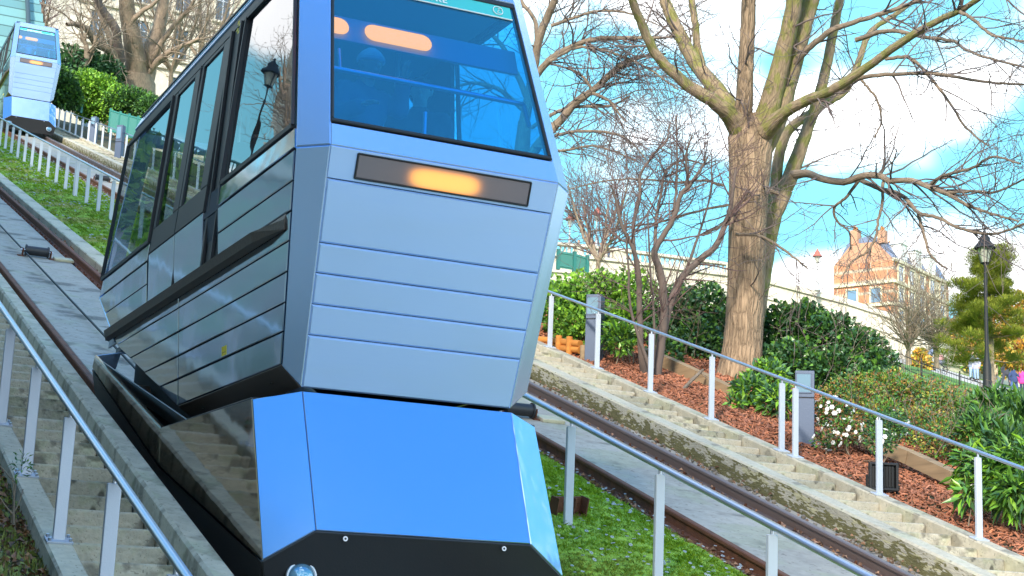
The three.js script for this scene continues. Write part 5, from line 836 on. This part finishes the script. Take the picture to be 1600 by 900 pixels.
{ // brick house with mansard roof
  const D = 190, c = at(1397, 560, D), turn = Math.atan2(0.44, 0.9), t = thing('brick_house', 'red brick house with slate mansard roof and cream window bands', 'house', c.clone(), turn);   // local +x runs along the facade, -z along the gable
  const px = D / FOCAL, Y = (py) => (560 - py) * px * 1.0, W = 15.5, Dp = 7.6, eave = Y(406), ridge = Y(366);
  const brick = std({ map: again(tex(256, (u, v) => { const row = Math.floor(v * 32), bx = (u * 12 + (row % 2) * 0.5) % 1, by = (v * 32) % 1, m = bx < 0.06 || by < 0.14, a = hash3(Math.floor(u * 12 + (row % 2) * 0.5), row, 3); return m ? [0.50, 0.40, 0.30] : [0.46 + 0.12 * a, 0.19 + 0.07 * a, 0.10 + 0.04 * a]; }), 0.4), roughness: 0.95 });
  const slate = std({ map: again(tex(256, (u, v) => { const row = Math.floor(v * 24), a = hash3(Math.floor(u * 20 + (row % 2) * 0.5), row, 5), m = (v * 24) % 1 < 0.12 ? 0.7 : 1; return [0.17 * m * (0.8 + 0.4 * a), 0.22 * m * (0.8 + 0.4 * a), 0.33 * m * (0.8 + 0.4 * a)]; }), 0.3), roughness: 0.6 });
  const cream = std({ color: lin(0.72, 0.64, 0.46), roughness: 0.9 }), white = std({ color: lin(0.78, 0.77, 0.74), roughness: 0.8 }), pane = phy({ color: lin(0.25, 0.34, 0.45), roughness: 0.1, metalness: 0.4 });
  part('wall', merge([box(W, eave + 6, 0.4, W / 2, (eave - 6) / 2, -0.2), box(W, eave + 6, 0.4, W / 2, (eave - 6) / 2, -Dp + 0.2), box(0.4, eave + 6, Dp - 0.8, 0.2, (eave - 6) / 2, -Dp / 2), box(0.4, eave + 6, Dp - 0.8, W - 0.2, (eave - 6) / 2, -Dp / 2)]), brick, t);
  part('gable_wall', loft([V(0, eave, 0), V(0, eave, -Dp), V(0, ridge - 0.6, -Dp * 0.70), V(0, ridge - 0.6, -Dp * 0.30)], [V(0.4, eave, 0), V(0.4, eave, -Dp), V(0.4, ridge - 0.6, -Dp * 0.70), V(0.4, ridge - 0.6, -Dp * 0.30)]), brick, t);
  const roof = part('roof', merge([loft([V(0.4, eave, 0.1), V(0.4, eave, -Dp), V(0.4, ridge - 0.4, -Dp + 1.6), V(0.4, ridge - 0.4, -1.5)], [V(W, eave, 0.1), V(W, eave, -Dp), V(W, ridge - 0.4, -Dp + 1.6), V(W, ridge - 0.4, -1.5)]), loft([V(0.4, ridge - 0.39, -1.4), V(0.4, ridge - 0.39, -Dp + 1.5), V(0.4, ridge + 0.25, -Dp / 2)], [V(W, ridge - 0.39, -1.4), V(W, ridge - 0.39, -Dp + 1.5), V(W, ridge + 0.25, -Dp / 2)])]), slate, t);
  for (const x of [2.6, 6.6, 10.6]) { const d = part('dormer', merge([box(1.7, 2.1, 1.4, x, eave + 1.2, -0.55), loft([V(x - 1.05, eave + 2.26, 0.3), V(x + 1.05, eave + 2.26, 0.3), V(x, eave + 2.9, 0.3)], [V(x - 1.05, eave + 2.26, -1.4), V(x + 1.05, eave + 2.26, -1.4), V(x, eave + 2.9, -1.4)])]), white, roof); }
  for (const [x, z, w, h] of [[0.35, -1.6, 0.9, 1.5], [0.3, -5.0, 1.0, 1.9], [5.6, -3.6, 2.4, 1.3], [13.2, -3.4, 2.6, 1.5]]) { const ch = part('chimney', box(w, h, 0.9, x + 0.2, ridge + h / 2 - 0.8, z), brick, roof); for (let k = 0; k < 3; k++) { const g = cyl(0.14, 0.11, 0.5, 8, x + 0.2 - w / 3 + k * w / 3, ridge + h - 0.8 + 0.25, z); part('chimney_pot', g, M.orangeWood, ch); } }
  part('cornice', merge([box(W + 0.3, 0.35, 0.4, W / 2, eave + 0.02, 0.12), box(W + 0.2, 0.3, 0.3, W / 2, Y(440), 0.12), box(W + 0.2, 0.3, 0.3, W / 2, Y(475), 0.12), box(0.3, 0.3, Dp, -0.12, Y(440), -Dp / 2), box(0.3, 0.3, Dp, -0.12, Y(475), -Dp / 2)]), cream, t);
  for (const [y0, y1] of [[Y(436), Y(411)], [Y(471), Y(445)], [Y(505), Y(480)]]) for (let k = 0; k < 5; k++) { const x = 1.9 + k * 2.9, h = y1 - y0; const w = part('window', merge([box(0.22, h, 0.16, x - 0.75, y0 + h / 2, 0.06), box(0.22, h, 0.16, x + 0.75, y0 + h / 2, 0.06), box(1.7, 0.2, 0.2, x, y1 + 0.02, 0.07), box(1.8, 0.16, 0.26, x, y0 - 0.05, 0.08)]), cream, t); part('pane', box(1.3, h - 0.1, 0.05, x, y0 + h / 2, 0.02), pane, w); part('mullion', merge([box(0.08, h - 0.1, 0.06, x, y0 + h / 2, 0.05), box(1.3, 0.07, 0.06, x, y0 + h * 0.65, 0.05)]), white, w); if (k % 2) part('pier_panel', box(0.9, h, 0.1, x + 1.45, y0 + h / 2, 0.03), cream, t); }
  for (const z of [-2.2, -5.2]) { const y0 = Y(471), h = Y(447) - y0, w = part('window', merge([box(0.16, h, 0.2, -0.06, y0 + h / 2, z - 0.7), box(0.16, h, 0.2, -0.06, y0 + h / 2, z + 0.7), box(0.2, 0.2, 1.6, -0.07, y0 + h, z)]), cream, t); part('pane', box(0.05, h - 0.1, 1.2, -0.02, y0 + h / 2, z), pane, w); }
}
// residential blocks: a builder for plain plastered fronts with real window openings in relief
function block(name, label, category, pos, turn, W, H, Dp, cols, rows, wallMat, opt = {}) {
  const t = thing(name, label, category, pos, turn), pane = phy({ color: lin(0.10, 0.13, 0.17), roughness: 0.12, metalness: 0.2 }), trim = opt.trim ?? M.stone;
  part('wall', boxUV(box(W, H, Dp, 0, H / 2, -Dp / 2), 1), wallMat, t);
  const cw = W / cols, rh = (H - 1) / rows, ww = cw * 0.36, wh = rh * 0.62;
  const frame = merge([box(0.16, wh + 0.2, 0.16, -ww / 2 - 0.08, 0, 0.06), box(0.16, wh + 0.2, 0.16, ww / 2 + 0.08, 0, 0.06), box(ww + 0.5, 0.2, 0.24, 0, wh / 2 + 0.1, 0.10), box(ww + 0.5, 0.16, 0.3, 0, -wh / 2 - 0.1, 0.12)]), glass = box(ww, wh, 0.04, 0, 0, 0.03), mull = merge([box(0.08, wh, 0.06, 0, 0, 0.06), box(ww, 0.06, 0.06, 0, wh * 0.18, 0.06)]);
  for (let j = 0; j < rows; j++) for (let i = 0; i < cols; i++) { const w = part('window', frame, trim, t); w.position.set(-W / 2 + cw * (i + 0.5), 1 + rh * (j + 0.5), 0); part('pane', glass, pane, w); part('mullion', mull, M.whitePaint, w); }
  for (let j = 1; j <= rows; j++) part('cornice', boxUV(box(W + 0.3, j === rows ? 0.5 : 0.22, j === rows ? 0.7 : 0.3, 0, 0.9 + rh * j, j === rows ? 0.3 : 0.1)), trim, t);
  if (opt.roof) part('roof', loft([V(-W / 2, H, 0.02), V(W / 2, H, 0.02), V(W / 2, H, -Dp), V(-W / 2, H, -Dp)], [V(-W / 2 + 1, H + 3, -2), V(W / 2 - 1, H + 3, -2), V(W / 2 - 1, H + 3, -Dp + 2), V(-W / 2 + 1, H + 3, -Dp + 2)]), opt.roof, t);
  return t;
}
const creamWall = std({ map: again(concreteTex(0.66, [1, 0.92, 0.76], 51, 0.06), 0.1), roughness: 0.95 });
const slateRoof = std({ color: lin(0.13, 0.16, 0.21), roughness: 0.6 });
{ const a = at(104, 190, 122), b = at(480, 250, 128), d = b.clone().sub(a); block('cream_building', 'tall cream building behind the massive bare tree at upper left', 'building', V((a.x + b.x) / 2, a.y - 3, (a.z + b.z) / 2), Math.atan2(-d.z, d.x), Math.hypot(d.x, d.z), 24, 10, 6, 6, creamWall, { roof: slateRoof, trim: creamWall }); }
{ // upper station: green glazed canopy over the tracks
  const base = slopeP(3, 0, 70), t = thing('station_canopy', 'pale green slatted glass roof of the upper station behind the far cabin', 'station roof', base.clone()), slat = std({ color: lin(0.17, 0.34, 0.33), roughness: 0.4 }), slatDark = std({ color: lin(0.13, 0.27, 0.27), roughness: 0.4 }), steel = std({ color: lin(0.05, 0.08, 0.09), roughness: 0.5 }), slatEdge = std({ color: lin(0.06, 0.13, 0.13), roughness: 0.5 });
  const prof = (k) => { const u = k / 20, a = u * 1.25; return V(0, 0.3 + 10.6 * Math.sin(a), -12 * (1 - Math.cos(a)) - 1.5 * u); };
  const x0 = -6, x1 = 7.1; for (let k = 0; k < 20; k++) { const p = prof(k), q = prof(k + 1); part('glass_slat', loft([V(x0, p.y, p.z), V(x1 - k * 0.05, p.y, p.z), V(x1 - k * 0.05, p.y - 0.03, p.z - 0.08), V(x0, p.y - 0.03, p.z - 0.08)], [V(x0, q.y - 0.04, q.z + 0.10), V(x1 - k * 0.05, q.y - 0.04, q.z + 0.10), V(x1 - k * 0.05, q.y - 0.07, q.z + 0.02), V(x0, q.y - 0.07, q.z + 0.02)]), k % 3 ? slat : slatDark, t); }
  for (let k = 0; k < 21; k++) { const p = prof(k); part('purlin', bar(V(x0, p.y - 0.05, p.z + 0.06), V(x1 - Math.min(k, 19) * 0.05, p.y - 0.05, p.z + 0.06), 0.055, 6), slatEdge, t); }
  for (const x of [x0 + 0.3, 0.4, 3.6, x1 - 1.1]) { const T = new Tubes(), pts = []; for (let k = 0; k <= 20; k += 2) pts.push(prof(k).add(V(x, 0.22, 0.22))); T.add(pts, pts.map(() => 0.10), 8); part('rib', T.geo(), steel, t); part('column', cyl(0.12, 0.12, 9, 10, x, -3.6, -0.2), steel, t); }
}
// street on the left, outside the picture: it shades the tracks and is mirrored in the cabin side
for (const [k, z, turn] of [[0, 44], [1, 26], [2, 8], [3, -10], [4, -27]]) { const p = V(-17, groundY(-17, z) - 3, z); block('town_house', ['cream town house on the stepped street, lowest of the row', 'cream town house on the stepped street, second from the bottom', 'cream town house on the stepped street, middle of the row', 'cream town house on the stepped street, second from the top', 'cream town house on the stepped street, topmost of the row'][k], 'house', p, Math.PI / 2, 17.6, 27, 11, 5, 6, creamWall, { roof: slateRoof }); }
block('town_house', 'pale house at the top of the stepped street', 'house', V(-27, groundY(-27, -104) - 3, -104), Math.PI / 2 - 0.9, 16, 22, 11, 5, 4, creamWall, { roof: slateRoof });
{ const pos = [], uv = [], idx = []; let n = 0; for (let z = 30; z > -110; z -= 2) { for (const x of [-9.5, -5, -1.2]) { pos.push(x, groundY(x, z) + 0.06, z); uv.push(x, z); } if (n) for (const i of [0, 1]) { const q = (n - 1) * 3 + i; idx.push(q, q + 1, q + 3, q + 1, q + 4, q + 3); } n++; }
  const g = new THREE.BufferGeometry(); g.setAttribute('position', new THREE.Float32BufferAttribute(pos, 3)); g.setAttribute('uv', new THREE.Float32BufferAttribute(uv, 2)); g.setIndex(idx); g.computeVertexNormals(); struct('street', g, M.concrete, 'pale paved street climbing the hill left of the stairs'); }
for (const [k, z] of [[0, -47], [1, -66], [2, -90]]) { const x = k ? -3.4 : -5.5; oldLamp(['old black street lamp on the stepped street left of the stairs, lowest', 'old black street lamp on the stepped street left of the stairs, middle', 'old black street lamp on the stepped street left of the stairs, topmost'][k], V(x, groundY(x, z), z), 4.6, 1.05); }
{ rnd = mulberry(91); const B = []; for (let a = 26; a < 56; a += 2.6) { const x = 0.35, z = -a; B.push([x, groundY(x, z) + 0.6, z]); }
  const t = thing('side_hedge', 'green hedge running uphill left of the stairs', 'hedge', V(0.35, groundY(0.35, -26), -26)); scatter('foliage', far, M.leaf, 9000, (o, c) => { const b = pick(B), d = rdir(), r = Math.pow(rnd(), 0.4); o.position.set(b[0] + d.x * r * 0.55, b[1] + d.y * r * 0.7, b[2] + d.z * r * 1.9).sub(t.position); o.lookAt(o.position.clone().add(d)); o.rotateZ(rr(0, 6)); const q = pick([G.mid, G.bright, G.dark]), m = rnd(); c.setRGB(mix(q[0][0], q[1][0], m), mix(q[0][1], q[1][1], m), mix(q[0][2], q[1][2], m)); }, t);
  const r = thing('street_railing', 'pale green iron railing along the stepped street', 'railing', V(-2.2, groundY(-2.2, -22), -22)), l = []; const y = (z) => groundY(-2.2, z) - r.position.y; for (let a = 22; a < 96; a += 0.5) l.push(bar(V(0, y(-a), -a + 22), V(0, y(-a) + 1.1, -a + 22), 0.02, 4)); part('bars', merge(l), M.greenFence, r, 'stuff'); part('top_rail', merge([bar(V(0, y(-22) + 1.1, 0), V(0, y(-80) + 1.1, -58), 0.03, 6), bar(V(0, y(-22) + 0.15, 0), V(0, y(-80) + 0.15, -58), 0.02, 6)]), M.greenFence, r);
}
// ---- pine
{
  rnd = mulberry(41);
  const d = 62, base = at(1548, 640, d), t = thing('pine_tree', 'sunlit yellow green pine tree behind the street lamp at right', 'tree', base), top = at(1540, 378, d), H = top.y - base.y;
  const T = new Tubes(); T.add([V(0, -0.3, 0), V(0.05, H * 0.4, 0), V(-0.05, H * 0.75, 0.05), V(0, H, 0)], [0.16, 0.12, 0.07, 0.015], 10, 0.2); part('trunk', T.geo(), M.barkGrey, t);
  const Bq = new Tubes(), tips = []; for (let k = 0; k < 74; k++) { const u = Math.pow(rnd(), 0.8), y = H * mix(0.26, 0.97, u), a = rr(0, 6.28), L = mix(2.0, 0.5, Math.pow(u, 1.5)) * rr(0.45, 1.15), p = V(0, y, 0), q = V(Math.cos(a) * L, y + rr(-0.25, 0.4) * L, Math.sin(a) * L); Bq.add([p, p.clone().lerp(q, 0.55).add(V(0, -0.05, 0)), q], [0.035, 0.022, 0.008], 4); const w = rr(0.18, 0.36); for (let j = 0; j < 3; j++) tips.push([p.clone().lerp(q, 0.62 + 0.19 * j).add(rdir().multiplyScalar(0.14)), w]); }
  part('branches', Bq.geo(), M.barkGrey, t, 'stuff');
  scatter('needles', leafGeo(0.17, 0.022, 0.3), M.needle, 62000, (o, c) => { const [p, w] = pick(tips), dd = rdir(); dd.y *= 0.6; o.position.copy(p).addScaledVector(dd, Math.pow(rnd(), 0.5) * w * 1.3); o.lookAt(o.position.clone().add(dd.addScaledVector(V(0, 1, 0), 0.6))); const k = rr(0.6, 1.3), m = rnd(); c.setRGB(mix(0.16, 0.30, m) * k, mix(0.22, 0.33, m) * k, mix(0.02, 0.035, m) * k); }, t);
}

// ================================================================ PEOPLE
const seg = (a, b, ra, rb) => ({ a, b, ra, rb, d: b.clone().sub(a), l2: Math.max(1e-6, a.distanceToSquared(b)) });
function field(bones, k) { const q = V(); return (x, y, z) => { let s = 9; for (const b of bones) { q.set(x - b.a.x, y - b.a.y, z - b.a.z); const t = clamp(q.dot(b.d) / b.l2), dx = q.x - b.d.x * t, dy = q.y - b.d.y * t, dz = q.z - b.d.z * t, e = Math.sqrt(dx * dx + dy * dy + dz * dz) - mix(b.ra, b.rb, t), h = clamp(0.5 + 0.5 * (s - e) / k); s = mix(s, e, h) - k * h * (1 - h); } return s; }; }
function meshField(f, lo, hi, cell) {
  const size = Math.max(hi.x - lo.x, hi.y - lo.y, hi.z - lo.z) + cell * 4, res = Math.min(110, Math.ceil(size / cell)), c = lo.clone().add(hi).multiplyScalar(0.5), half = size / 2, mc = new MarchingCubes(res, M.leaf, false, false, 60000); mc.isolation = 0;
  for (let k = 0, o = 0; k < res; k++) for (let j = 0; j < res; j++) for (let i = 0; i < res; i++, o++) mc.field[o] = -f(c.x + (i - res / 2) / (res / 2) * half, c.y + (j - res / 2) / (res / 2) * half, c.z + (k - res / 2) / (res / 2) * half);
  mc.update(); const n = mc.count, p = new Float32Array(n * 3), nn = new Float32Array(n * 3), e = 0.004;
  for (let i = 0; i < n; i++) { const x = c.x + mc.positionArray[i * 3] * half, y = c.y + mc.positionArray[i * 3 + 1] * half, z = c.z + mc.positionArray[i * 3 + 2] * half, g = V(f(x + e, y, z) - f(x - e, y, z), f(x, y + e, z) - f(x, y - e, z), f(x, y, z + e) - f(x, y, z - e)).normalize(); p.set([x, y, z], i * 3); nn.set([g.x, g.y, g.z], i * 3); }
  const g = new THREE.BufferGeometry(); g.setAttribute('position', new THREE.BufferAttribute(p, 3)); g.setAttribute('normal', new THREE.BufferAttribute(nn, 3)); g.setAttribute('uv', new THREE.BufferAttribute(new Float32Array(n * 2), 2)); return g;
}
// a right hand hanging along -y, palm towards +x, with five separate fingers
function handBones(w, dir, fw) {                        // wrist, direction of the hand, direction of the thumb side
  const y = dir.clone().normalize(), z = fw.clone().addScaledVector(y, -fw.dot(y)).normalize(), x = V().crossVectors(y, z), P = (a, b, c) => w.clone().addScaledVector(y, a).addScaledVector(z, b).addScaledVector(x, c), out = [];
  for (const b of [-0.026, -0.009, 0.009, 0.026]) out.push(seg(P(0.01, b * 0.7, 0), P(0.085, b, 0), 0.014, 0.0125));
  [[-0.030, 0.055], [-0.010, 0.072], [0.010, 0.078], [0.030, 0.070]].forEach(([b, l]) => { out.push(seg(P(0.088, b, 0), P(0.088 + l * 0.55, b * 1.06, 0.006), 0.0088, 0.0082), seg(P(0.088 + l * 0.55, b * 1.06, 0.006), P(0.088 + l * 0.95, b * 1.06, 0.024), 0.0082, 0.0068)); });
  out.push(seg(P(0.03, 0.026, 0.004), P(0.062, 0.052, 0.014), 0.0125, 0.010), seg(P(0.062, 0.052, 0.014), P(0.094, 0.058, 0.024), 0.0098, 0.0078)); return out;
}
function figureForms(pose) {                            // joints in metres for a person 1.72 m tall who faces +z
  const lean = pose.lean ?? 0, st = pose.stride ?? 0, hip = 0.90 - Math.abs(st) * 0.06, up = V(0, Math.cos(lean), Math.sin(lean)), fwd = V(0, -Math.sin(lean), Math.cos(lean)), T = (s, y, f = 0) => V(s, hip, 0).addScaledVector(up, y).addScaledVector(fwd, f);
  const neck = T(0, 0.52), head = T(0, 0.70, 0.02 + (pose.nod ?? 0) * 0.05), sh = [T(-0.19, 0.475), T(0.19, 0.475)], el = pose.elbow.map(([x, y, f], i) => T((i ? 1 : -1) * x, y, f)), wr = pose.wrist.map(([x, y, f], i) => T((i ? 1 : -1) * x, y, f));
  const hipJ = [V(-0.095, hip - 0.02, 0), V(0.095, hip - 0.02, 0)], kn = [V(-0.10, 0.48, 0.03 + st * 0.20), V(0.10, 0.48, 0.03 - st * 0.20)], an = [V(-0.10, 0.09, -0.02 + st * 0.34), V(0.10, 0.09, -0.02 - st * 0.34)];
  const headB = [seg(head.clone().addScaledVector(up, 0.02), head.clone().addScaledVector(up, 0.035).addScaledVector(fwd, -0.02), 0.085, 0.088), seg(head.clone().addScaledVector(up, -0.07).addScaledVector(fwd, 0.035), head.clone().addScaledVector(fwd, 0.03), 0.045, 0.07), seg(head.clone().addScaledVector(fwd, 0.098).addScaledVector(up, 0.012), head.clone().addScaledVector(fwd, 0.112).addScaledVector(up, -0.022), 0.010, 0.016), seg(head.clone().addScaledVector(fwd, 0.088).addScaledVector(up, -0.058), head.clone().addScaledVector(fwd, 0.09).addScaledVector(up, -0.06), 0.02, 0.02), ...[-1, 1].map((s) => seg(head.clone().add(V(s * 0.086, 0, 0)), head.clone().add(V(s * 0.09, 0.03, -0.01)), 0.014, 0.016))];
  const torso = [seg(T(-0.075, 0.02), T(0.075, 0.02), 0.125, 0.125), seg(T(0, 0.05), T(0, 0.22), 0.125, 0.12), seg(T(-0.07, 0.34), T(0.07, 0.34), 0.12, 0.12), seg(T(-0.13, 0.455), T(0.13, 0.455), 0.065, 0.065)], arms = [0, 1].flatMap((i) => [seg(sh[i], el[i], 0.056, 0.042), seg(el[i], wr[i], 0.042, 0.028)]), legs = [0, 1].flatMap((i) => [seg(hipJ[i], kn[i], 0.088, 0.058), seg(kn[i], an[i], 0.056, 0.036)]), feet = [0, 1].map((i) => seg(an[i].clone().add(V(0, -0.045, -0.03)), an[i].clone().add(V(0, -0.055, 0.15)), 0.042, 0.034));
  const inflate = (l, d) => l.map((b) => seg(b.a, b.b, b.ra + d, b.rb + d)), lo = V(-0.5, -0.02, -0.55), hi = V(0.5, 1.80, 0.75);
  const hands = [0, 1].flatMap((i) => handBones(wr[i], wr[i].clone().sub(el[i]), V(i ? -0.3 : 0.3, 0.2, 1)));
  const hf = field(hands, 0.006), hLo = wr[0].clone().min(wr[1]).addScalar(-0.20), hHi = wr[0].clone().max(wr[1]).addScalar(0.20), handG = [0, 1].map((i) => { const b = field(handBones(wr[i], wr[i].clone().sub(el[i]), V(i ? -0.3 : 0.3, 0.2, 1)), 0.006), e = wr[i].clone().sub(el[i]).normalize().multiplyScalar(0.09).add(wr[i]); return meshField(b, e.clone().addScalar(-0.11), e.clone().addScalar(0.11), 0.0045); });
  const headG = meshField(field([...headB, seg(neck.clone().addScaledVector(up, -0.06), head.clone().addScaledVector(up, -0.05), 0.058, 0.054)], 0.02), head.clone().addScalar(-0.17), head.clone().addScalar(0.17), 0.008);
  const skin = mergeGeometries([meshField(field([...torso, ...arms, ...legs, ...feet, seg(T(0, 0.44), neck.clone().addScaledVector(up, 0.08), 0.062, 0.054)], 0.035), lo, hi, 0.022), headG, ...handG]);
  const sleeves = [0, 1].flatMap((i) => [seg(sh[i], el[i], 0.056, 0.046), seg(el[i], el[i].clone().lerp(wr[i], 0.92), 0.048, 0.04)]), hem = [seg(T(-0.09, -0.10), T(0.09, -0.10), 0.135, 0.135), seg(T(0, 0.0), T(0, 0.2), 0.14, 0.13)];
  return { skin, coat: meshField(field([...inflate(torso, 0.026), ...inflate(sleeves, 0.02), ...hem, seg(T(0, 0.46), T(0, 0.53), 0.08, 0.082)], 0.04), lo, hi, 0.02), trousers: meshField(field([...inflate([...legs, torso[0]], 0.016), seg(hipJ[0], hipJ[1], 0.12, 0.12)], 0.03), lo, hi, 0.02), shoes: mergeGeometries([0, 1].map((i) => meshField(field([...inflate([feet[i]], 0.012), seg(an[i], an[i].clone().add(V(0, -0.03, 0)), 0.05, 0.052)], 0.02), an[i].clone().add(V(-0.12, -0.15, -0.14)), an[i].clone().add(V(0.12, 0.09, 0.25)), 0.014))),
    hair: meshField(((f, g) => (x, y, z) => Math.max(f(x, y, z), -g(x, y, z)))(field([seg(head.clone().addScaledVector(up, 0.045).addScaledVector(fwd, -0.012), head.clone().addScaledVector(up, 0.0).addScaledVector(fwd, -0.045), 0.096, 0.09)], 0.01), field([seg(head.clone().addScaledVector(fwd, 0.115).addScaledVector(up, -0.05), head.clone().addScaledVector(fwd, 0.12).addScaledVector(up, 0.03), 0.075, 0.07)], 0.02)), head.clone().addScalar(-0.17), head.clone().addScalar(0.17), 0.009),
    hat: (() => { const l = []; for (let k = 0; k < 7; k++) { const u = k / 6, g = new THREE.TorusGeometry(mix(0.098, 0.03, u * u), 0.016, 7, 22); g.rotateX(Math.PI / 2 + lean); const p = head.clone().addScaledVector(up, 0.035 + 0.085 * u); g.translate(p.x, p.y, p.z); l.push(g); } const s = new THREE.SphereGeometry(0.10, 18, 9, 0, 6.283, 0, 1.5); s.rotateX(lean); s.scale(1, 1.15, 1); const p = head.clone().addScaledVector(up, 0.02); s.translate(p.x, p.y, p.z); l.push(s); return merge(l); })() };
}
const hang = [[0.25, 0.22, -0.02], [0.25, 0.22, -0.02]], hangW = [[0.26, -0.02, 0.06], [0.26, -0.02, 0.06]];
const FORMS = { stand: figureForms({ elbow: hang, wrist: hangW }), walk: figureForms({ stride: 0.8, lean: 0.05, elbow: [[0.24, 0.23, 0.08], [0.24, 0.23, -0.10]], wrist: [[0.23, 0.02, 0.22], [0.25, 0.0, -0.02]] }), push: figureForms({ stride: 0.5, lean: 0.28, elbow: [[0.24, 0.28, 0.10], [0.24, 0.28, 0.10]], wrist: [[0.20, 0.22, 0.34], [0.20, 0.22, 0.34]] }), hold: figureForms({ lean: 0.04, nod: 1, elbow: [[0.27, 0.25, 0.06], [0.26, 0.40, 0.14]], wrist: [[0.20, 0.30, 0.26], [0.20, 0.60, 0.24]] }) };
const skinMat = std({ color: lin(0.55, 0.34, 0.25), roughness: 0.6 });
function person(pose, label, pos, turn, s, wear, group) {
  const f = FORMS[pose], t = thing('person', label, 'person', pos, turn, group), cloth = (c) => std({ color: lin(...c), roughness: 0.9 }); t.scale.setScalar(s);
  part('body', f.skin, skinMat, t); part('coat', f.coat, cloth(wear.coat), t); part('trousers', f.trousers, cloth(wear.legs), t); part('shoes', f.shoes, cloth([0.03, 0.028, 0.027]), t);
  if (wear.hat) part('knitted_hat', f.hat, cloth(wear.hat), t); else part('hair', f.hair, cloth(wear.hair ?? [0.05, 0.035, 0.025]), t);
  return t;
}
const faceEye = (p) => Math.atan2(-p.x, -p.z);
function stand(px, py, d, pose, label, turn, s, wear, group) { const p = at(px, py, d); return person(pose, label, p, faceEye(p) + turn, s, wear, group); }
stand(1453, 579, 100, 'push', 'person in a grey blue jacket pushing a pram along the park path', 1.5, 1, { coat: [0.16, 0.20, 0.30], legs: [0.08, 0.11, 0.22] });
{ const p = at(1464, 580, 99.4), t = thing('pram', 'small dark grey pram pushed along the park path', 'pram', p, faceEye(p) + 1.5), cl = std({ color: lin(0.16, 0.17, 0.24), roughness: 0.9 });
  const hood = new THREE.SphereGeometry(0.30, 18, 10, 0, Math.PI, 0, Math.PI * 0.6); hood.translate(0, 0.72, 0.16); part('hood', hood, std({ color: lin(0.5, 0.24, 0.25), roughness: 0.9 }), t); part('seat', rbox(0.44, 0.26, 0.72, 0.08, 0, 0.55, 0.2), cl, t); part('frame', merge([bar(V(-0.22, 1.0, -0.35), V(-0.22, 0.2, 0.45), 0.015, 6), bar(V(0.22, 1.0, -0.35), V(0.22, 0.2, 0.45), 0.015, 6), bar(V(-0.22, 0.5, 0.1), V(-0.22, 0.15, -0.2), 0.015, 6), bar(V(0.22, 0.5, 0.1), V(0.22, 0.15, -0.2), 0.015, 6), bar(V(-0.22, 1.0, -0.35), V(0.22, 1.0, -0.35), 0.018, 6)]), M.blackIron, t);
  for (const [x, z] of [[-0.24, 0.48], [0.24, 0.48], [-0.24, -0.22], [0.24, -0.22]]) { const g = new THREE.TorusGeometry(0.12, 0.022, 6, 18); g.rotateY(Math.PI / 2); g.translate(x, 0.14, z); part('wheel', g, M.black, t); } }
stand(1519, 592, 103, 'hold', 'person in a patterned grey jacket and pale blue trousers left of the lamp', 0.5, 1, { coat: [0.22, 0.24, 0.33], legs: [0.30, 0.45, 0.62], hair: [0.12, 0.06, 0.03] });
stand(1526, 594, 102, 'stand', 'person in a pale lilac coat standing close left of the lamp', -0.6, 0.92, { coat: [0.42, 0.42, 0.56], legs: [0.28, 0.40, 0.55] });
stand(1552, 602, 104, 'stand', 'person in a tan coat just right of the lamp post', 0.2, 0.9, { coat: [0.42, 0.33, 0.20], legs: [0.20, 0.15, 0.12] });
stand(1572, 602, 108, 'walk', 'person in dark grey clothes behind the navy coat', 2.6, 1, { coat: [0.05, 0.055, 0.07], legs: [0.05, 0.05, 0.07] });
stand(1585, 615, 104, 'walk', 'person in a navy coat and blue jeans on the path at the right edge', 2.8, 1.02, { coat: [0.035, 0.06, 0.15], legs: [0.06, 0.11, 0.26] });
stand(1598, 616, 104, 'stand', 'person in a bright pink coat and red hat at the right edge', 2.9, 0.95, { coat: [0.75, 0.06, 0.30], legs: [0.03, 0.04, 0.09], hat: [0.62, 0.04, 0.06] });
for (const [x, l, c] of [[904, 'person in dark grey leaning on the balustrade, leftmost', [0.07, 0.075, 0.09]], [928, 'person in black coat behind the balustrade, second from left', [0.05, 0.06, 0.09]], [939, 'person with a pinkish scarf behind the balustrade, third from left', [0.20, 0.12, 0.13]], [948, 'person in slate blue behind the balustrade, rightmost', [0.09, 0.11, 0.16]]]) { const p = at(x, 388 + (x - 904) * 0.12, 107.5); person('stand', l, p.add(V(0, -1.15, 0)), faceEye(p) + rr(-0.5, 0.5), 1, { coat: c, legs: c, hair: [0.05, 0.045, 0.05] }); }
// passengers, seen dimly through the coated panes
const inCab = (c, x, z) => c.position.clone().add(V(x, 2.30 - CAB.y, z - CAB.z));
person('hold', 'passenger with a striped knitted hat behind the near windscreen', inCab(cabin, -0.22, -10.2), 0.3, 0.9, { coat: [0.12, 0.15, 0.22], legs: [0.05, 0.06, 0.09], hat: [0.50, 0.54, 0.60] });
person('stand', 'dark haired passenger standing at the right behind the near windscreen', inCab(cabin, 0.38, -10.6), -0.4, 0.92, { coat: [0.05, 0.06, 0.08], legs: [0.04, 0.04, 0.06] });
person('stand', 'passenger deep inside the near cabin behind the knitted hat', inCab(cabin, -0.35, -12.2), 2.6, 0.95, { coat: [0.10, 0.08, 0.09], legs: [0.04, 0.05, 0.06] });
person('hold', 'passenger with a red hat behind the far cabin windscreen', inCab(cabin2, -0.25, -10.0), 0.1, 0.95, { coat: [0.45, 0.45, 0.48], legs: [0.06, 0.06, 0.08], hat: [0.55, 0.10, 0.10] });
person('stand', 'dark passenger at the right in the far cabin', inCab(cabin2, 0.3, -10.3), -0.3, 0.95, { coat: [0.06, 0.07, 0.10], legs: [0.05, 0.05, 0.08] });

renderer.render(scene, camera);
